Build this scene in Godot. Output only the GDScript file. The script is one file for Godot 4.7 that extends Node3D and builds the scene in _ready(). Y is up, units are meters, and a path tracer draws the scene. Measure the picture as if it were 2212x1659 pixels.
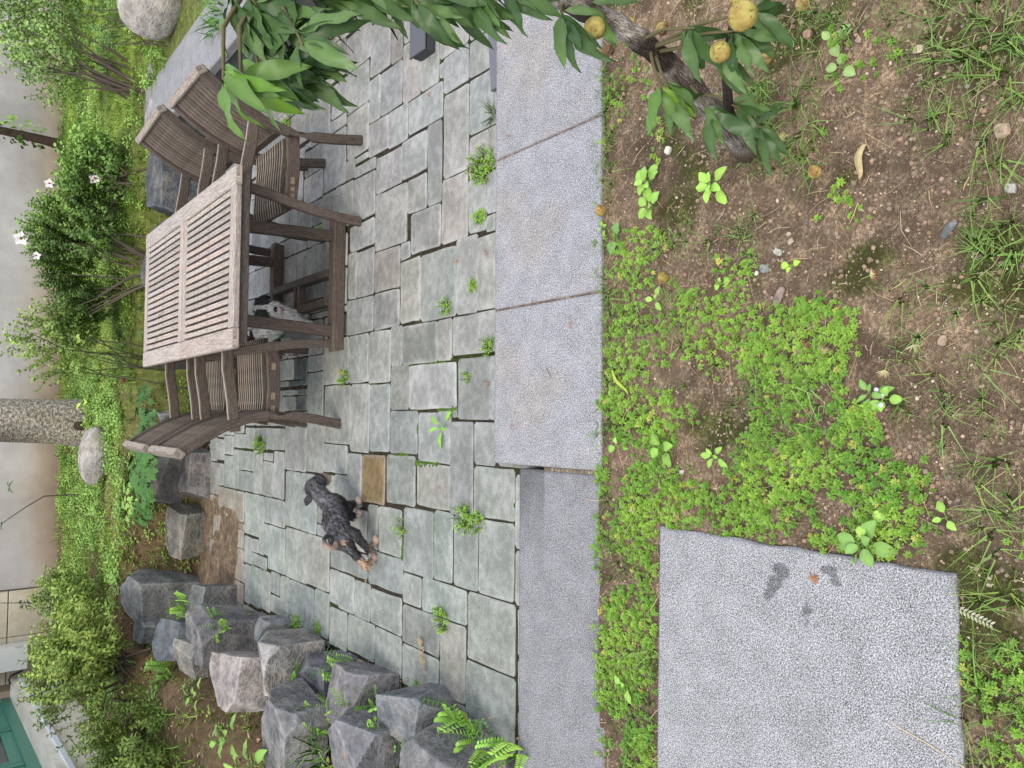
extends Node3D
# A slate-paved garden patio seen from above its granite kerb. Metres, y up; the paving is y = 0.
# The camera was held turned on its side, so the picture's left is up.

var eye := Vector3(0, 1.9, 0)
var rt := Vector3.RIGHT
var up := Vector3.UP
var fw := Vector3.FORWARD
var rng := RandomNumberGenerator.new()
var taken := {}
var M := {}
var ico := {}
var relief := FastNoiseLite.new()

# ------------------------------------------------------------------ measuring: a point of the photograph to a place in the garden
func aim_axes(pitch: float, yaw: float, roll: float) -> void:
	var p := deg_to_rad(pitch)
	var w := deg_to_rad(yaw)
	var r := deg_to_rad(roll)
	fw = Vector3(sin(w) * cos(p), -sin(p), -cos(w) * cos(p))
	var a := Vector3(cos(w), 0, sin(w))
	var b := a.cross(fw)
	rt = cos(r) * a + sin(r) * b
	up = -sin(r) * a + cos(r) * b

func sight(px: float, py: float) -> Vector3:
	return rt * (829.5 - py) + up * (1106.0 - px) + fw * 1661.0

func g(px: float, py: float, h := 0.0) -> Vector3:      # at the height h
	var d := sight(px, py)
	return eye + d * ((h - eye.y) / d.y)

func gz(px: float, py: float, z: float) -> Vector3:     # in the upright plane at z
	var d := sight(px, py)
	return eye + d * ((z - eye.z) / d.z)

func gd(px: float, py: float, dist: float) -> Vector3:  # at a distance from the eye
	return eye + sight(px, py).normalized() * dist

# ------------------------------------------------------------------ mesh building
class MB:
	var v := PackedVector3Array()
	var n := PackedVector3Array()
	var c := PackedColorArray()
	var uv := PackedVector2Array()
	var uo := 0.0
	func tri(a: Vector3, b: Vector3, d: Vector3, na: Vector3, nb: Vector3, nd: Vector3, ca: Color, cb: Color, cd: Color, ua := Vector2.ZERO, ub := Vector2.ZERO, ud := Vector2.ZERO) -> void:
		if (b - a).cross(d - a).dot(na + nb + nd) > 0.0:
			v.append_array([a, d, b]); n.append_array([na, nd, nb]); c.append_array([ca, cd, cb]); uv.append_array([ua, ud, ub])
		else:
			v.append_array([a, b, d]); n.append_array([na, nb, nd]); c.append_array([ca, cb, cd]); uv.append_array([ua, ub, ud])
	func flat(a: Vector3, b: Vector3, d: Vector3, nn: Vector3, col: Color) -> void:
		tri(a, b, d, nn, nn, nn, col, col, col, Vector2(a.x, a.z), Vector2(b.x, b.z), Vector2(d.x, d.z))
	func quad(a: Vector3, b: Vector3, d: Vector3, e: Vector3, nn: Vector3, col: Color, ua := Vector2.ZERO, ub := Vector2.ZERO, ud := Vector2.ZERO, ue := Vector2.ZERO) -> void:
		tri(a, b, d, nn, nn, nn, col, col, col, ua, ub, ud)
		tri(a, d, e, nn, nn, nn, col, col, col, ua, ud, ue)
	# a board swept along points; side = its width direction, w its width, h its other size; edges chamfered by ch
	func sweep(pts: Array, side: Vector3, w: float, h: float, col: Color, top := Color(-1, 0, 0), ch := 0.004) -> void:
		uo += 0.37
		var rings := []
		var dist := 0.0
		var k := pts.size()
		var s := side.normalized()
		for i in k:
			var a: Vector3 = pts[maxi(i - 1, 0)]
			var b: Vector3 = pts[mini(i + 1, k - 1)]
			var t := (b - a).normalized()
			var o := s.cross(t).normalized()
			if o.y < -0.001: o = -o
			var hw := w * 0.5
			var hh := h * 0.5
			var p: Vector3 = pts[i]
			if i > 0: dist += (p - (pts[i - 1] as Vector3)).length()
			var ring := []
			for q in [[hw, hh - ch], [hw - ch, hh], [-hw + ch, hh], [-hw, hh - ch], [-hw, -hh + ch], [-hw + ch, -hh], [hw - ch, -hh], [hw, -hh + ch]]:
				ring.append(p + s * q[0] + o * q[1])
			rings.append([ring, dist, t, p])
		var us := [0.0, ch, w, w + ch, w + h, w + h + ch, w + w + h, w + w + h + ch]
		for i in k - 1:
			var r0: Array = rings[i][0]
			var r1: Array = rings[i + 1][0]
			for j in 8:
				var j2 := (j + 1) % 8
				var mid: Vector3 = (r0[j] + r0[j2] + r1[j] + r1[j2]) * 0.25
				var ax: Vector3 = (rings[i][3] + rings[i + 1][3]) * 0.5
				var nn: Vector3 = (r0[j2] - r0[j]).cross(r1[j] - r0[j]).normalized()
				if nn.dot(mid - ax) < 0: nn = -nn
				var cc := col
				if top.r >= 0 and j == 1: cc = top
				var u0: float = us[j] + uo
				var u1: float = u0 + (r0[j2] - r0[j]).length()
				quad(r0[j], r0[j2], r1[j2], r1[j], nn, cc, Vector2(u0, rings[i][1] + uo), Vector2(u1, rings[i][1] + uo), Vector2(u1, rings[i + 1][1] + uo), Vector2(u0, rings[i + 1][1] + uo))
		for e in [0, k - 1]:
			var r: Array = rings[e][0]
			var nn: Vector3 = rings[e][2] * (-1.0 if e == 0 else 1.0)
			for j in range(1, 7):
				tri(r[0], r[j], r[j + 1], nn, nn, nn, col, col, col, Vector2(0, uo), Vector2(.02, uo), Vector2(.02, uo + .02))
	func bar(a: Vector3, b: Vector3, side: Vector3, w: float, h: float, col: Color, top := Color(-1, 0, 0), ch := 0.004) -> void:
		sweep([a, b], side, w, h, col, top, ch)
	func box(lo: Vector3, hi: Vector3, col: Color, ch := 0.004) -> void:
		var m := (lo + hi) * 0.5
		bar(Vector3(lo.x, m.y, m.z), Vector3(hi.x, m.y, m.z), Vector3(0, 0, 1), hi.z - lo.z, hi.y - lo.y, col, Color(-1, 0, 0), ch)
	func tube(pts: Array, rad: Array, sides: int, col: Color, wob := 0.0, cols := []) -> void:
		var k := pts.size()
		var rings := []
		var nrm := []
		var dist := 0.0
		var ref := Vector3(0.13, 0.2, 0.97)
		uo += 0.29
		for i in k:
			var a: Vector3 = pts[maxi(i - 1, 0)]
			var b: Vector3 = pts[mini(i + 1, k - 1)]
			var t := (b - a).normalized()
			var x := t.cross(ref).normalized()
			ref = x.cross(t)
			if i > 0: dist += ((pts[i] as Vector3) - (pts[i - 1] as Vector3)).length()
			var ring := []
			var nr := []
			for j in sides:
				var an := TAU * j / sides
				var d := x * cos(an) + ref * sin(an)
				ring.append((pts[i] as Vector3) + d * (float(rad[i]) * (1.0 + wob * sin(i * 2.3 + j * 4.1) * cos(j * 1.7 + i))))
				nr.append(d)
			rings.append([ring, dist]); nrm.append(nr)
		for i in k - 1:
			var c0: Color = col if cols.is_empty() else cols[i]
			var c1: Color = col if cols.is_empty() else cols[i + 1]
			for j in sides:
				var j2 := (j + 1) % sides
				var r0 = rings[i][0]
				var r1 = rings[i + 1][0]
				var u0 := float(j) / sides
				var u1 := float(j + 1) / sides
				var v0: float = rings[i][1] + uo
				var v1: float = rings[i + 1][1] + uo
				tri(r0[j], r0[j2], r1[j2], nrm[i][j], nrm[i][j2], nrm[i + 1][j2], c0, c0, c1, Vector2(u0, v0), Vector2(u1, v0), Vector2(u1, v1))
				tri(r0[j], r1[j2], r1[j], nrm[i][j], nrm[i + 1][j2], nrm[i + 1][j], c0, c1, c1, Vector2(u0, v0), Vector2(u1, v1), Vector2(u0, v1))
		for e in [0, k - 1]:
			var t := ((pts[1] as Vector3) - (pts[0] as Vector3)).normalized() * -1.0 if e == 0 else ((pts[k - 1] as Vector3) - (pts[k - 2] as Vector3)).normalized()
			for j in sides:
				tri(pts[e], rings[e][0][j], rings[e][0][(j + 1) % sides], t, t, t, col, col, col)
	func mesh() -> ArrayMesh:
		var arr := []
		arr.resize(Mesh.ARRAY_MAX)
		arr[Mesh.ARRAY_VERTEX] = v
		arr[Mesh.ARRAY_NORMAL] = n
		arr[Mesh.ARRAY_COLOR] = c
		arr[Mesh.ARRAY_TEX_UV] = uv
		var m := ArrayMesh.new()
		m.add_surface_from_arrays(Mesh.PRIMITIVE_TRIANGLES, arr)
		return m

func indexed_mesh(v: PackedVector3Array, idx: PackedInt32Array, c: PackedColorArray, uv := PackedVector2Array(), given := PackedVector3Array(), keep := 0.0) -> ArrayMesh:
	var n := PackedVector3Array()
	n.resize(v.size())
	for i in range(0, idx.size(), 3):
		var f := (v[idx[i + 2]] - v[idx[i]]).cross(v[idx[i + 1]] - v[idx[i]])
		n[idx[i]] += f; n[idx[i + 1]] += f; n[idx[i + 2]] += f
	for i in n.size():
		n[i] = n[i].normalized()
		if keep > 0.0: n[i] = n[i].lerp(given[i], keep).normalized()
	var arr := []
	arr.resize(Mesh.ARRAY_MAX)
	arr[Mesh.ARRAY_VERTEX] = v
	arr[Mesh.ARRAY_NORMAL] = n
	arr[Mesh.ARRAY_COLOR] = c
	if uv.size() == v.size(): arr[Mesh.ARRAY_TEX_UV] = uv
	arr[Mesh.ARRAY_INDEX] = idx
	var m := ArrayMesh.new()
	m.add_surface_from_arrays(Mesh.PRIMITIVE_TRIANGLES, arr)
	return m

# a sheet of ground: height and colour from two functions of x and z
func sheet(x0: float, x1: float, z0: float, z1: float, step: float, height: Callable, colour: Callable) -> ArrayMesh:
	var nx := int(ceil((x1 - x0) / step))
	var nz := int(ceil((z1 - z0) / step))
	var v := PackedVector3Array()
	var c := PackedColorArray()
	var idx := PackedInt32Array()
	for j in nz + 1:
		for i in nx + 1:
			var x := lerpf(x0, x1, float(i) / nx)
			var z := lerpf(z0, z1, float(j) / nz)
			v.append(Vector3(x, height.call(x, z), z))
			c.append(colour.call(x, z))
	for j in nz:
		for i in nx:
			var a := j * (nx + 1) + i
			idx.append_array([a, a + 1, a + nx + 2, a, a + nx + 2, a + nx + 1])
	return indexed_mesh(v, idx, c)

# ------------------------------------------------------------------ naming
func numbered(called: String, parent: Node) -> String:
	var key := str(parent.get_instance_id()) + called
	var k: int = taken.get(key, 0)
	taken[key] = k + 1
	return called if k == 0 else "%s_%03d" % [called, k]

func part(called: String, mesh: Mesh, m: Material, parent: Node, kind := "") -> MeshInstance3D:
	var o := MeshInstance3D.new()
	o.name = numbered(called, parent)
	o.mesh = mesh
	o.material_override = m
	parent.add_child(o, true)
	if kind: o.set_meta("kind", kind)
	return o

func tag(o: Node, label: String, category: String, group := "") -> Node:
	o.set_meta("label", label)
	o.set_meta("category", category)
	if group: o.set_meta("group", group)
	return o

func thing(called: String, label: String, category: String, at := Vector3.ZERO, group := "") -> Node3D:
	var o := Node3D.new()
	o.name = numbered(called, self)
	o.position = at
	add_child(o, true)
	tag(o, label, category, group)
	return o

func single(called: String, mesh: Mesh, m: Material, label: String, category: String, group := "") -> MeshInstance3D:
	var o := part(called, mesh, m, self)
	tag(o, label, category, group)
	return o

func structure(called: String, mesh: Mesh, m: Material, parent: Node = self) -> MeshInstance3D:
	var o := part(called, mesh, m, parent)
	o.set_meta("kind", "structure")
	return o

func scatter(called: String, mesh: Mesh, m: Material, at: Array, tint: Array, parent: Node = self, kind := "stuff") -> MultiMeshInstance3D:
	var mm := MultiMesh.new()
	mm.transform_format = MultiMesh.TRANSFORM_3D
	mm.use_colors = true
	mm.mesh = mesh
	mm.instance_count = at.size()
	for i in at.size():
		mm.set_instance_transform(i, at[i])
		mm.set_instance_color(i, tint[i])
	var o := MultiMeshInstance3D.new()
	o.name = numbered(called, parent)
	o.multimesh = mm
	o.material_override = m
	parent.add_child(o, true)
	if kind: o.set_meta("kind", kind)
	return o

func jit(c: Color, a: float) -> Color:
	var f := 1.0 + rng.randf_range(-a, a)
	return Color(c.r * f * (1.0 + rng.randf_range(-a, a) * .4), c.g * f, c.b * f * (1.0 + rng.randf_range(-a, a) * .4))

func turned(p: Vector3, yaw: float, tilt: float, s: float) -> Transform3D:
	var b := Basis(Vector3.UP, yaw) * Basis(Vector3.RIGHT, tilt)
	return Transform3D(b.scaled(Vector3(s, s, s)), p)

# ------------------------------------------------------------------ textures
func noise_bytes(size: int, freq: float, oct: int, sd: int, kind := 0) -> PackedByteArray:
	var f := FastNoiseLite.new()
	f.seed = sd
	f.frequency = freq
	f.noise_type = FastNoiseLite.TYPE_SIMPLEX_SMOOTH if kind < 2 else FastNoiseLite.TYPE_CELLULAR
	if kind == 1: f.fractal_type = FastNoiseLite.FRACTAL_RIDGED
	if kind == 3: f.cellular_return_type = FastNoiseLite.RETURN_DISTANCE2_SUB
	f.fractal_octaves = oct
	return f.get_seamless_image(size, size).get_data()

# layers: [frequency, octaves, weight, seed, kind]; the sum runs between two tones; speck adds grain
func tones(size: int, layers: Array, dark: Color, light: Color, speck: float, bump: float, gain := 1.0) -> Array:
	var data := []
	var wsum := 0.0
	for l in layers:
		data.append(noise_bytes(size, l[0], l[1], l[3], l[4]))
		wsum += absf(l[2])
	var px := PackedByteArray()
	px.resize(size * size * 3)
	var hb := PackedByteArray()
	hb.resize(size * size)
	var r := RandomNumberGenerator.new()
	r.seed = size + layers.size() * 7 + int(layers[0][3])
	var kl := layers.size()
	for i in size * size:
		var t := 0.0
		for k in kl:
			t += (float(data[k][i]) / 255.0 - 0.5) * float(layers[k][2])
		t = clampf(0.5 + t * gain + r.randf_range(-speck, speck), 0.0, 1.0)
		px[i * 3] = int(255.0 * lerpf(dark.r, light.r, t))
		px[i * 3 + 1] = int(255.0 * lerpf(dark.g, light.g, t))
		px[i * 3 + 2] = int(255.0 * lerpf(dark.b, light.b, t))
		hb[i] = int(255.0 * t)
	var im := Image.create_from_data(size, size, false, Image.FORMAT_RGB8, px)
	var out := [ImageTexture.create_from_image(im), null]
	if bump > 0:
		var h := Image.create_from_data(size, size, false, Image.FORMAT_L8, hb)
		h.convert(Image.FORMAT_RGBA8)
		h.bump_map_to_normal_map(bump)
		out[1] = ImageTexture.create_from_image(h)
	return out

func granite_tex() -> ImageTexture:
	var size := 512
	var px := PackedByteArray()
	px.resize(size * size * 3)
	var r := RandomNumberGenerator.new()
	r.seed = 77
	var blot := noise_bytes(size, 0.012, 3, 5)
	var grain := noise_bytes(size, 0.38, 2, 9)
	for i in size * size:
		var t := (float(grain[i]) / 255.0 - .5) * 1.9 + r.randf_range(-.34, .34)
		var b := 0.70 + t * .62 + (float(blot[i]) / 255.0 - .5) * .10
		b = clampf(b, .28, .97)
		px[i * 3] = int(b * 250.0)
		px[i * 3 + 1] = int(b * 251.0)
		px[i * 3 + 2] = int(b * 255.0)
	return ImageTexture.create_from_image(Image.create_from_data(size, size, false, Image.FORMAT_RGB8, px))

func mat(called: String, tx: Array, scale: Vector3, rough := 0.85, tri := true, nscale := 1.0) -> StandardMaterial3D:
	var m := StandardMaterial3D.new()
	m.vertex_color_use_as_albedo = true
	m.roughness = rough
	m.metallic_specular = 0.35
	if tx.size() > 0 and tx[0]: m.albedo_texture = tx[0]
	if tx.size() > 1 and tx[1]:
		m.normal_enabled = true
		m.normal_texture = tx[1]
		m.normal_scale = nscale
	if tri:
		m.uv1_triplanar = true
		m.uv1_world_triplanar = true
	m.uv1_scale = scale
	M[called] = m
	return m

func leafy(called: String, back: Color, rough := 0.55) -> StandardMaterial3D:
	var m := StandardMaterial3D.new()
	m.vertex_color_use_as_albedo = true
	m.roughness = rough
	m.metallic_specular = 0.4
	m.cull_mode = BaseMaterial3D.CULL_DISABLED
	m.backlight_enabled = true
	m.backlight = back
	M[called] = m
	return m

func materials() -> void:
	var w := Vector3.ONE
	mat("slate", tones(512, [[.006, 3, 1.0, 1, 0], [.03, 4, .9, 2, 0], [.018, 3, .5, 3, 1], [.15, 2, .6, 31, 0]], Color(.80, .81, .80), Color(1, 1, 1), .12, 3.0), Vector3(1.1, 1.1, 1.1), .8, true, 1.0)
	mat("rock", tones(512, [[.008, 4, 1.2, 4, 0], [.02, 4, 1.0, 5, 1], [.09, 3, .5, 6, 0]], Color(.66, .67, .68), Color(1, .99, .98), .05, 6.0), Vector3(1.6, 1.6, 1.6), .85, true, 1.3)
	mat("soil", tones(512, [[.012, 4, 1.0, 7, 0], [.06, 4, 1.1, 8, 0], [.2, 2, .8, 9, 0]], Color(.60, .57, .54), Color(1, .98, .95), .10, 9.0, 1.0), Vector3(2.2, 2.2, 2.2), .95, true, 1.4)
	mat("granite", [granite_tex()], Vector3(1.3, 1.3, 1.3), .75)
	mat("wood", tones(512, [[.05, 3, 1.3, 10, 0], [.012, 3, .8, 11, 0], [.11, 2, .8, 12, 0]], Color(.68, .65, .63), Color(1, .99, .98), .04, 3.0, 1.0), Vector3(11.0, .8, 1), .8, false, .6)
	mat("plaster", tones(512, [[.006, 4, 1.0, 13, 0], [.03, 3, .4, 14, 0]], Color(.84, .83, .81), Color(1, 1, 1), .012, 0.0), Vector3(.35, .35, .35), .9)
	mat("panel", tones(256, [[.008, 4, 1.0, 15, 0], [.05, 3, .4, 16, 0]], Color(.86, .83, .78), Color(1, 1, .99), .01, 0.0), Vector3(.8, .8, .8), .6)
	mat("bark", tones(512, [[.03, 2, .7, 17, 1], [.03, 4, 1.1, 18, 0], [.12, 2, .5, 19, 0]], Color(.58, .56, .54), Color(1, .98, .95), .05, 8.0, 1.2), Vector3(2.0, 1.6, 1), .9, false, 1.2)
	mat("twig", [], w, .85, false)
	mat("plain", [], w, .7, false)
	mat("fur", [], w, .9, false)
	mat("paint", [], w, .35, false)
	mat("peach", tones(256, [[.02, 3, 1.0, 20, 0], [.1, 2, .5, 21, 0]], Color(.70, .66, .58), Color(1, 1, .96), .04, 2.0), Vector3(9, 9, 9), .75)
	leafy("leaf", Color(.10, .17, .03))
	leafy("peach_leaf", Color(.035, .07, .012), .42)
	leafy("weed", Color(.14, .24, .03))
	leafy("grass", Color(.30, .42, .09))
	var gl := StandardMaterial3D.new()
	gl.albedo_color = Color(.05, .06, .07)
	gl.roughness = .08
	M["pane"] = gl

# ------------------------------------------------------------------ stones
func icosphere(level: int) -> Array:
	if ico.has(level): return ico[level]
	var t := (1.0 + sqrt(5.0)) / 2.0
	var v := [Vector3(-1, t, 0), Vector3(1, t, 0), Vector3(-1, -t, 0), Vector3(1, -t, 0), Vector3(0, -1, t), Vector3(0, 1, t), Vector3(0, -1, -t), Vector3(0, 1, -t), Vector3(t, 0, -1), Vector3(t, 0, 1), Vector3(-t, 0, -1), Vector3(-t, 0, 1)]
	for i in v.size(): v[i] = (v[i] as Vector3).normalized()
	var f := [[0, 11, 5], [0, 5, 1], [0, 1, 7], [0, 7, 10], [0, 10, 11], [1, 5, 9], [5, 11, 4], [11, 10, 2], [10, 7, 6], [7, 1, 8], [3, 9, 4], [3, 4, 2], [3, 2, 6], [3, 6, 8], [3, 8, 9], [4, 9, 5], [2, 4, 11], [6, 2, 10], [8, 6, 7], [9, 8, 1]]
	for l in level:
		var mids := {}
		var nf := []
		for tr in f:
			var m := []
			for e in 3:
				var a: int = tr[e]
				var b: int = tr[(e + 1) % 3]
				var key := mini(a, b) * 100000 + maxi(a, b)
				if not mids.has(key):
					mids[key] = v.size()
					v.append(((v[a] as Vector3) + (v[b] as Vector3)).normalized())
				m.append(mids[key])
			nf.append_array([[tr[0], m[0], m[2]], [tr[1], m[1], m[0]], [tr[2], m[2], m[1]], [m[0], m[1], m[2]]])
		f = nf
	var idx := PackedInt32Array()
	for tr in f: idx.append_array([tr[0], tr[2], tr[1]])
	ico[level] = [v, idx]
	return ico[level]

# a quarried block: random flat faces round a core, with a rough skin
func block_mesh(size: Vector3, sd: int, round_off: float, col: Color, level := 4, yaw := 0.0) -> ArrayMesh:
	var r := RandomNumberGenerator.new()
	r.seed = sd * 131 + 7
	var planes := []
	for i in 6:
		var nn: Vector3 = [Vector3.UP, Vector3.DOWN, Vector3.LEFT, Vector3.RIGHT, Vector3.FORWARD, Vector3.BACK][i]
		nn = (nn + Vector3(r.randf_range(-.28, .28), r.randf_range(-.2, .2), r.randf_range(-.28, .28))).normalized()
		planes.append([nn, r.randf_range(.62, .74)])
	for i in 6:
		var nn := Vector3(r.randf_range(-1, 1), r.randf_range(-.5, 1), r.randf_range(-1, 1)).normalized()
		planes.append([nn, r.randf_range(.80, .98)])
	var s := icosphere(level)
	var v := PackedVector3Array()
	var c := PackedColorArray()
	var pn := PackedVector3Array()
	var lo := Vector3.ONE * 9
	var hi := -lo
	var off := Vector3(sd * 3.7, sd * 1.3, sd * 2.1)
	for d: Vector3 in s[0]:
		var m := 1.25
		var m2 := 1.25
		var face := d
		for p in planes:
			var q: float = d.dot(p[0])
			if q > .05:
				var e: float = p[1] / q
				if e < m:
					m2 = m
					m = e
					face = p[0]
				elif e < m2:
					m2 = e
		m = lerpf(minf(m, 1.25), .85, round_off)
		var rough := relief.get_noise_3dv(d * 130.0 + off * 40.0) * .030 + relief.get_noise_3dv(d * 480.0 + off * 11.0) * .010
		var strat := relief.get_noise_3dv(Vector3(d.x * 40, d.y * 520.0, d.z * 40) + off * 30.0) * .012
		var p3 := d * (m + (rough + strat) * (1.0 - round_off * .6))
		v.append(p3)
		pn.append(face)
		lo = lo.min(p3); hi = hi.max(p3)
		# broken edges show paler stone
		var edge := clampf(1.0 - (m2 - m) * 13.0, 0.0, 1.0) * (1.0 - round_off)
		var blot := relief.get_noise_3dv(d * 90.0 + off * 17.0)
		var cc := col.lerp(Color(col.r * 1.5, col.g * 1.52, col.b * 1.55), edge * .75)
		cc = cc.lerp(Color(.26, .21, .15), clampf(blot * .9 - .12, 0.0, .4))
		c.append(cc * (1.0 + blot * .3))
	var ext := hi - lo
	var rot := Basis(Vector3.UP, yaw)
	for i in v.size():
		var q: Vector3 = ((v[i] - lo) / ext - Vector3(.5, 0, .5)) * size
		v[i] = rot * q
		pn[i] = rot * (pn[i] * ext / size).normalized()
	return indexed_mesh(v, s[1], c, PackedVector2Array(), pn, .62 * (1.0 - round_off))

var rock_group := "quarried blocks of the garden retaining edge"
func rock(x0: float, x1: float, y0: float, y1: float, hb: float, depth: float, sd: int, label: String, col := Color(.165, .17, .18), yaw := 0.0, round_off := 0.0, called := "boulder", cat := "rock") -> Node3D:
	var ym := (y0 + y1) * .5
	var p := g(x1, ym, hb)
	var along := (p - eye).dot(fw)
	var width := (y1 - y0) * along / 1661.0
	var h := maxf(gz(x0, ym, p.z - depth * .45).y - hb, .08)
	var m := block_mesh(Vector3(width * 1.06, h * 1.05 + .05, depth), sd, round_off, jit(col, .12), 5 if width > .2 else 4, yaw)
	var o := single(called, m, M.rock, label, cat, rock_group if called == "boulder" else "")
	o.position = p + Vector3(0, -.05, -depth * .5)
	return o

var paving: Node3D
var stones := []
var cells := {}
func slate(x0: int, z0: int, x1: int, z1: int) -> void:
	stones.append([x0 * .01, z0 * .01, x1 * .01, z1 * .01])
	for i in range(floori(x0 / 2.0), ceili(x1 / 2.0)):
		for j in range(floori(z0 / 2.0), ceili(z1 / 2.0)):
			cells[Vector2i(i, j)] = true

func free_run(i: int, j: int, w: int, d: int) -> bool:
	for a in w:
		for b in d:
			if cells.has(Vector2i(i + a, j + b)): return false
	return true

func fill_slates(x0: float, x1: float, z0: float, z1: float) -> void:
	for j in range(int(z0 * 50), int(z1 * 50)):
		for i in range(int(x0 * 50), int(x1 * 50)):
			if cells.has(Vector2i(i, j)): continue
			var w := 1
			var d := 1
			var mw := rng.randi_range(10, 19)
			var md := rng.randi_range(6, 14)
			mw = mini(mw, int(x1 * 50) - i)
			md = mini(md, int(z1 * 50) - j)
			var go := true
			while go:
				go = false
				if w < mw and free_run(i + w, j, 1, d): w += 1; go = true
				if d < md and free_run(i, j + d, w, 1): d += 1; go = true
			for a in w:
				for b in d: cells[Vector2i(i + a, j + b)] = true
			if w >= 2 and d >= 2: stones.append([i * .02, j * .02, (i + w) * .02, (j + d) * .02])

func paver(s: Array) -> void:
	var x0: float = s[0] + .0028
	var z0: float = s[1] + .0028
	var x1: float = s[2] - .0028
	var z1: float = s[3] - .0028
	var cx := (x0 + x1) * .5
	var cz := (z0 + z1) * .5
	var top := rng.randf_range(-.002, .002)
	var tx := rng.randf_range(-.008, .008)
	var tz := rng.randf_range(-.008, .008)
	var ring := []
	var cs := [Vector2(x0, z0), Vector2(x1, z0), Vector2(x1, z1), Vector2(x0, z1)]
	for e in 4:
		var a: Vector2 = cs[e]
		var b: Vector2 = cs[(e + 1) % 4]
		var k := clampi(int(a.distance_to(b) / .09), 1, 4)
		for i in k + 1:
			var t := lerpf(.035, .965, float(i) / k)
			if i == 0: t = minf(.10, .012 / a.distance_to(b))
			if i == k: t = 1.0 - minf(.10, .012 / a.distance_to(b))
			var q := a.lerp(b, t)
			var o := (b - a).orthogonal().normalized()
			ring.append(q + o * rng.randf_range(-.0040, .0022))
	# greenish slate to the left, greyer towards the right, the odd dark or tan one
	var f := clampf((cx + .6) / 1.6, 0.0, 1.0)
	var col := Color(.300, .322, .308).lerp(Color(.340, .338, .332), f)
	col = jit(col, .09)
	if rng.randf() < .12: col = col * .78
	if rng.randf() < .08: col = col.lerp(Color(.32, .28, .23), .4)
	if Vector2(cx, cz).distance_to(Vector2(-.28, -3.59)) < .12: col = Color(.235, .165, .09)
	if Vector2(cx, cz).distance_to(Vector2(.20, -4.62)) < .14: col = Color(.10, .115, .11)
	if cz < -5.7 and cx < -.55: col = col.lerp(Color(.34, .27, .20), .6)
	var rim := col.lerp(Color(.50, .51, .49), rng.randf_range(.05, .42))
	var mb := MB.new()
	var k := ring.size()
	var h := func(p: Vector2) -> float: return top + (p.x - cx) * tx + (p.y - cz) * tz
	var c2 := Vector2(cx, cz)
	var lift := rng.randf_range(.0, .003)
	for i in k:
		var a: Vector2 = ring[i]
		var b: Vector2 = ring[(i + 1) % k]
		var ai := a + (c2 - a).normalized() * .005
		var bi := b + (c2 - b).normalized() * .005
		var aj := a + (c2 - a).normalized() * .024
		var bj := b + (c2 - b).normalized() * .024
		var A := Vector3(a.x, -.045, a.y)
		var B := Vector3(b.x, -.045, b.y)
		var A1 := Vector3(a.x, h.call(a) - .005, a.y)
		var B1 := Vector3(b.x, h.call(b) - .005, b.y)
		var A2 := Vector3(ai.x, h.call(ai), ai.y)
		var B2 := Vector3(bi.x, h.call(bi), bi.y)
		var A3 := Vector3(aj.x, h.call(aj) + lift, aj.y)
		var B3 := Vector3(bj.x, h.call(bj) + lift, bj.y)
		var o2 := (b - a).orthogonal().normalized()
		if o2.dot(a - c2) < 0: o2 = -o2
		var out := Vector3(o2.x, 0, o2.y)
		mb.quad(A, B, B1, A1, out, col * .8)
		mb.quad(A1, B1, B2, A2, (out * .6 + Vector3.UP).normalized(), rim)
		mb.tri(A2, B2, B3, Vector3.UP, Vector3.UP, Vector3.UP, rim, rim, col)
		mb.tri(A2, B3, A3, Vector3.UP, Vector3.UP, Vector3.UP, rim, col, col)
		mb.tri(A3, B3, Vector3(cx, h.call(c2) + lift, cz), Vector3.UP, Vector3.UP, Vector3.UP, col, col, col)
	part("paving_stone", mb.mesh(), M.slate, paving)

# a slab over any four corners, its top rounded at the rim; stain(u, v) darkens with its own shape
func slab(q: Array, y: float, thick: float, col: Color, stain = null) -> ArrayMesh:
	var v := PackedVector3Array()
	var c := PackedColorArray()
	var idx := PackedInt32Array()
	var us := [0.0, .004, .02]
	for i in range(1, 30): us.append(lerpf(.02, .98, i / 30.0))
	us.append_array([.98, .996, 1.0])
	var k := us.size()
	for j in k:
		for i in k:
			var p: Vector3 = (q[0] as Vector3).lerp(q[1], us[i]).lerp((q[3] as Vector3).lerp(q[2], us[i]), us[j])
			var e := mini(mini(i, k - 1 - i), mini(j, k - 1 - j))
			p.y = y - (.008 if e == 0 else .0) + relief.get_noise_2d(p.x * 60.0, p.z * 60.0) * .0012
			v.append(p)
			var cc := col
			if stain != null: cc = stain.call(us[i], us[j], col)
			c.append(cc)
	for j in k - 1:
		for i in k - 1:
			var a := j * k + i
			idx.append_array([a, a + 1, a + k + 1, a, a + k + 1, a + k])
	# sides, with vertices of their own
	for e in 4:
		var a: Vector3 = q[e]
		var b: Vector3 = q[(e + 1) % 4]
		var s := v.size()
		for t in 2:
			var p := a if t == 0 else b
			v.append(Vector3(p.x, y - .008, p.z)); c.append(col)
			v.append(Vector3(p.x, y - thick, p.z)); c.append(col)
		idx.append_array([s, s + 1, s + 2, s + 2, s + 1, s + 3])
	return indexed_mesh(v, idx, c)

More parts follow.
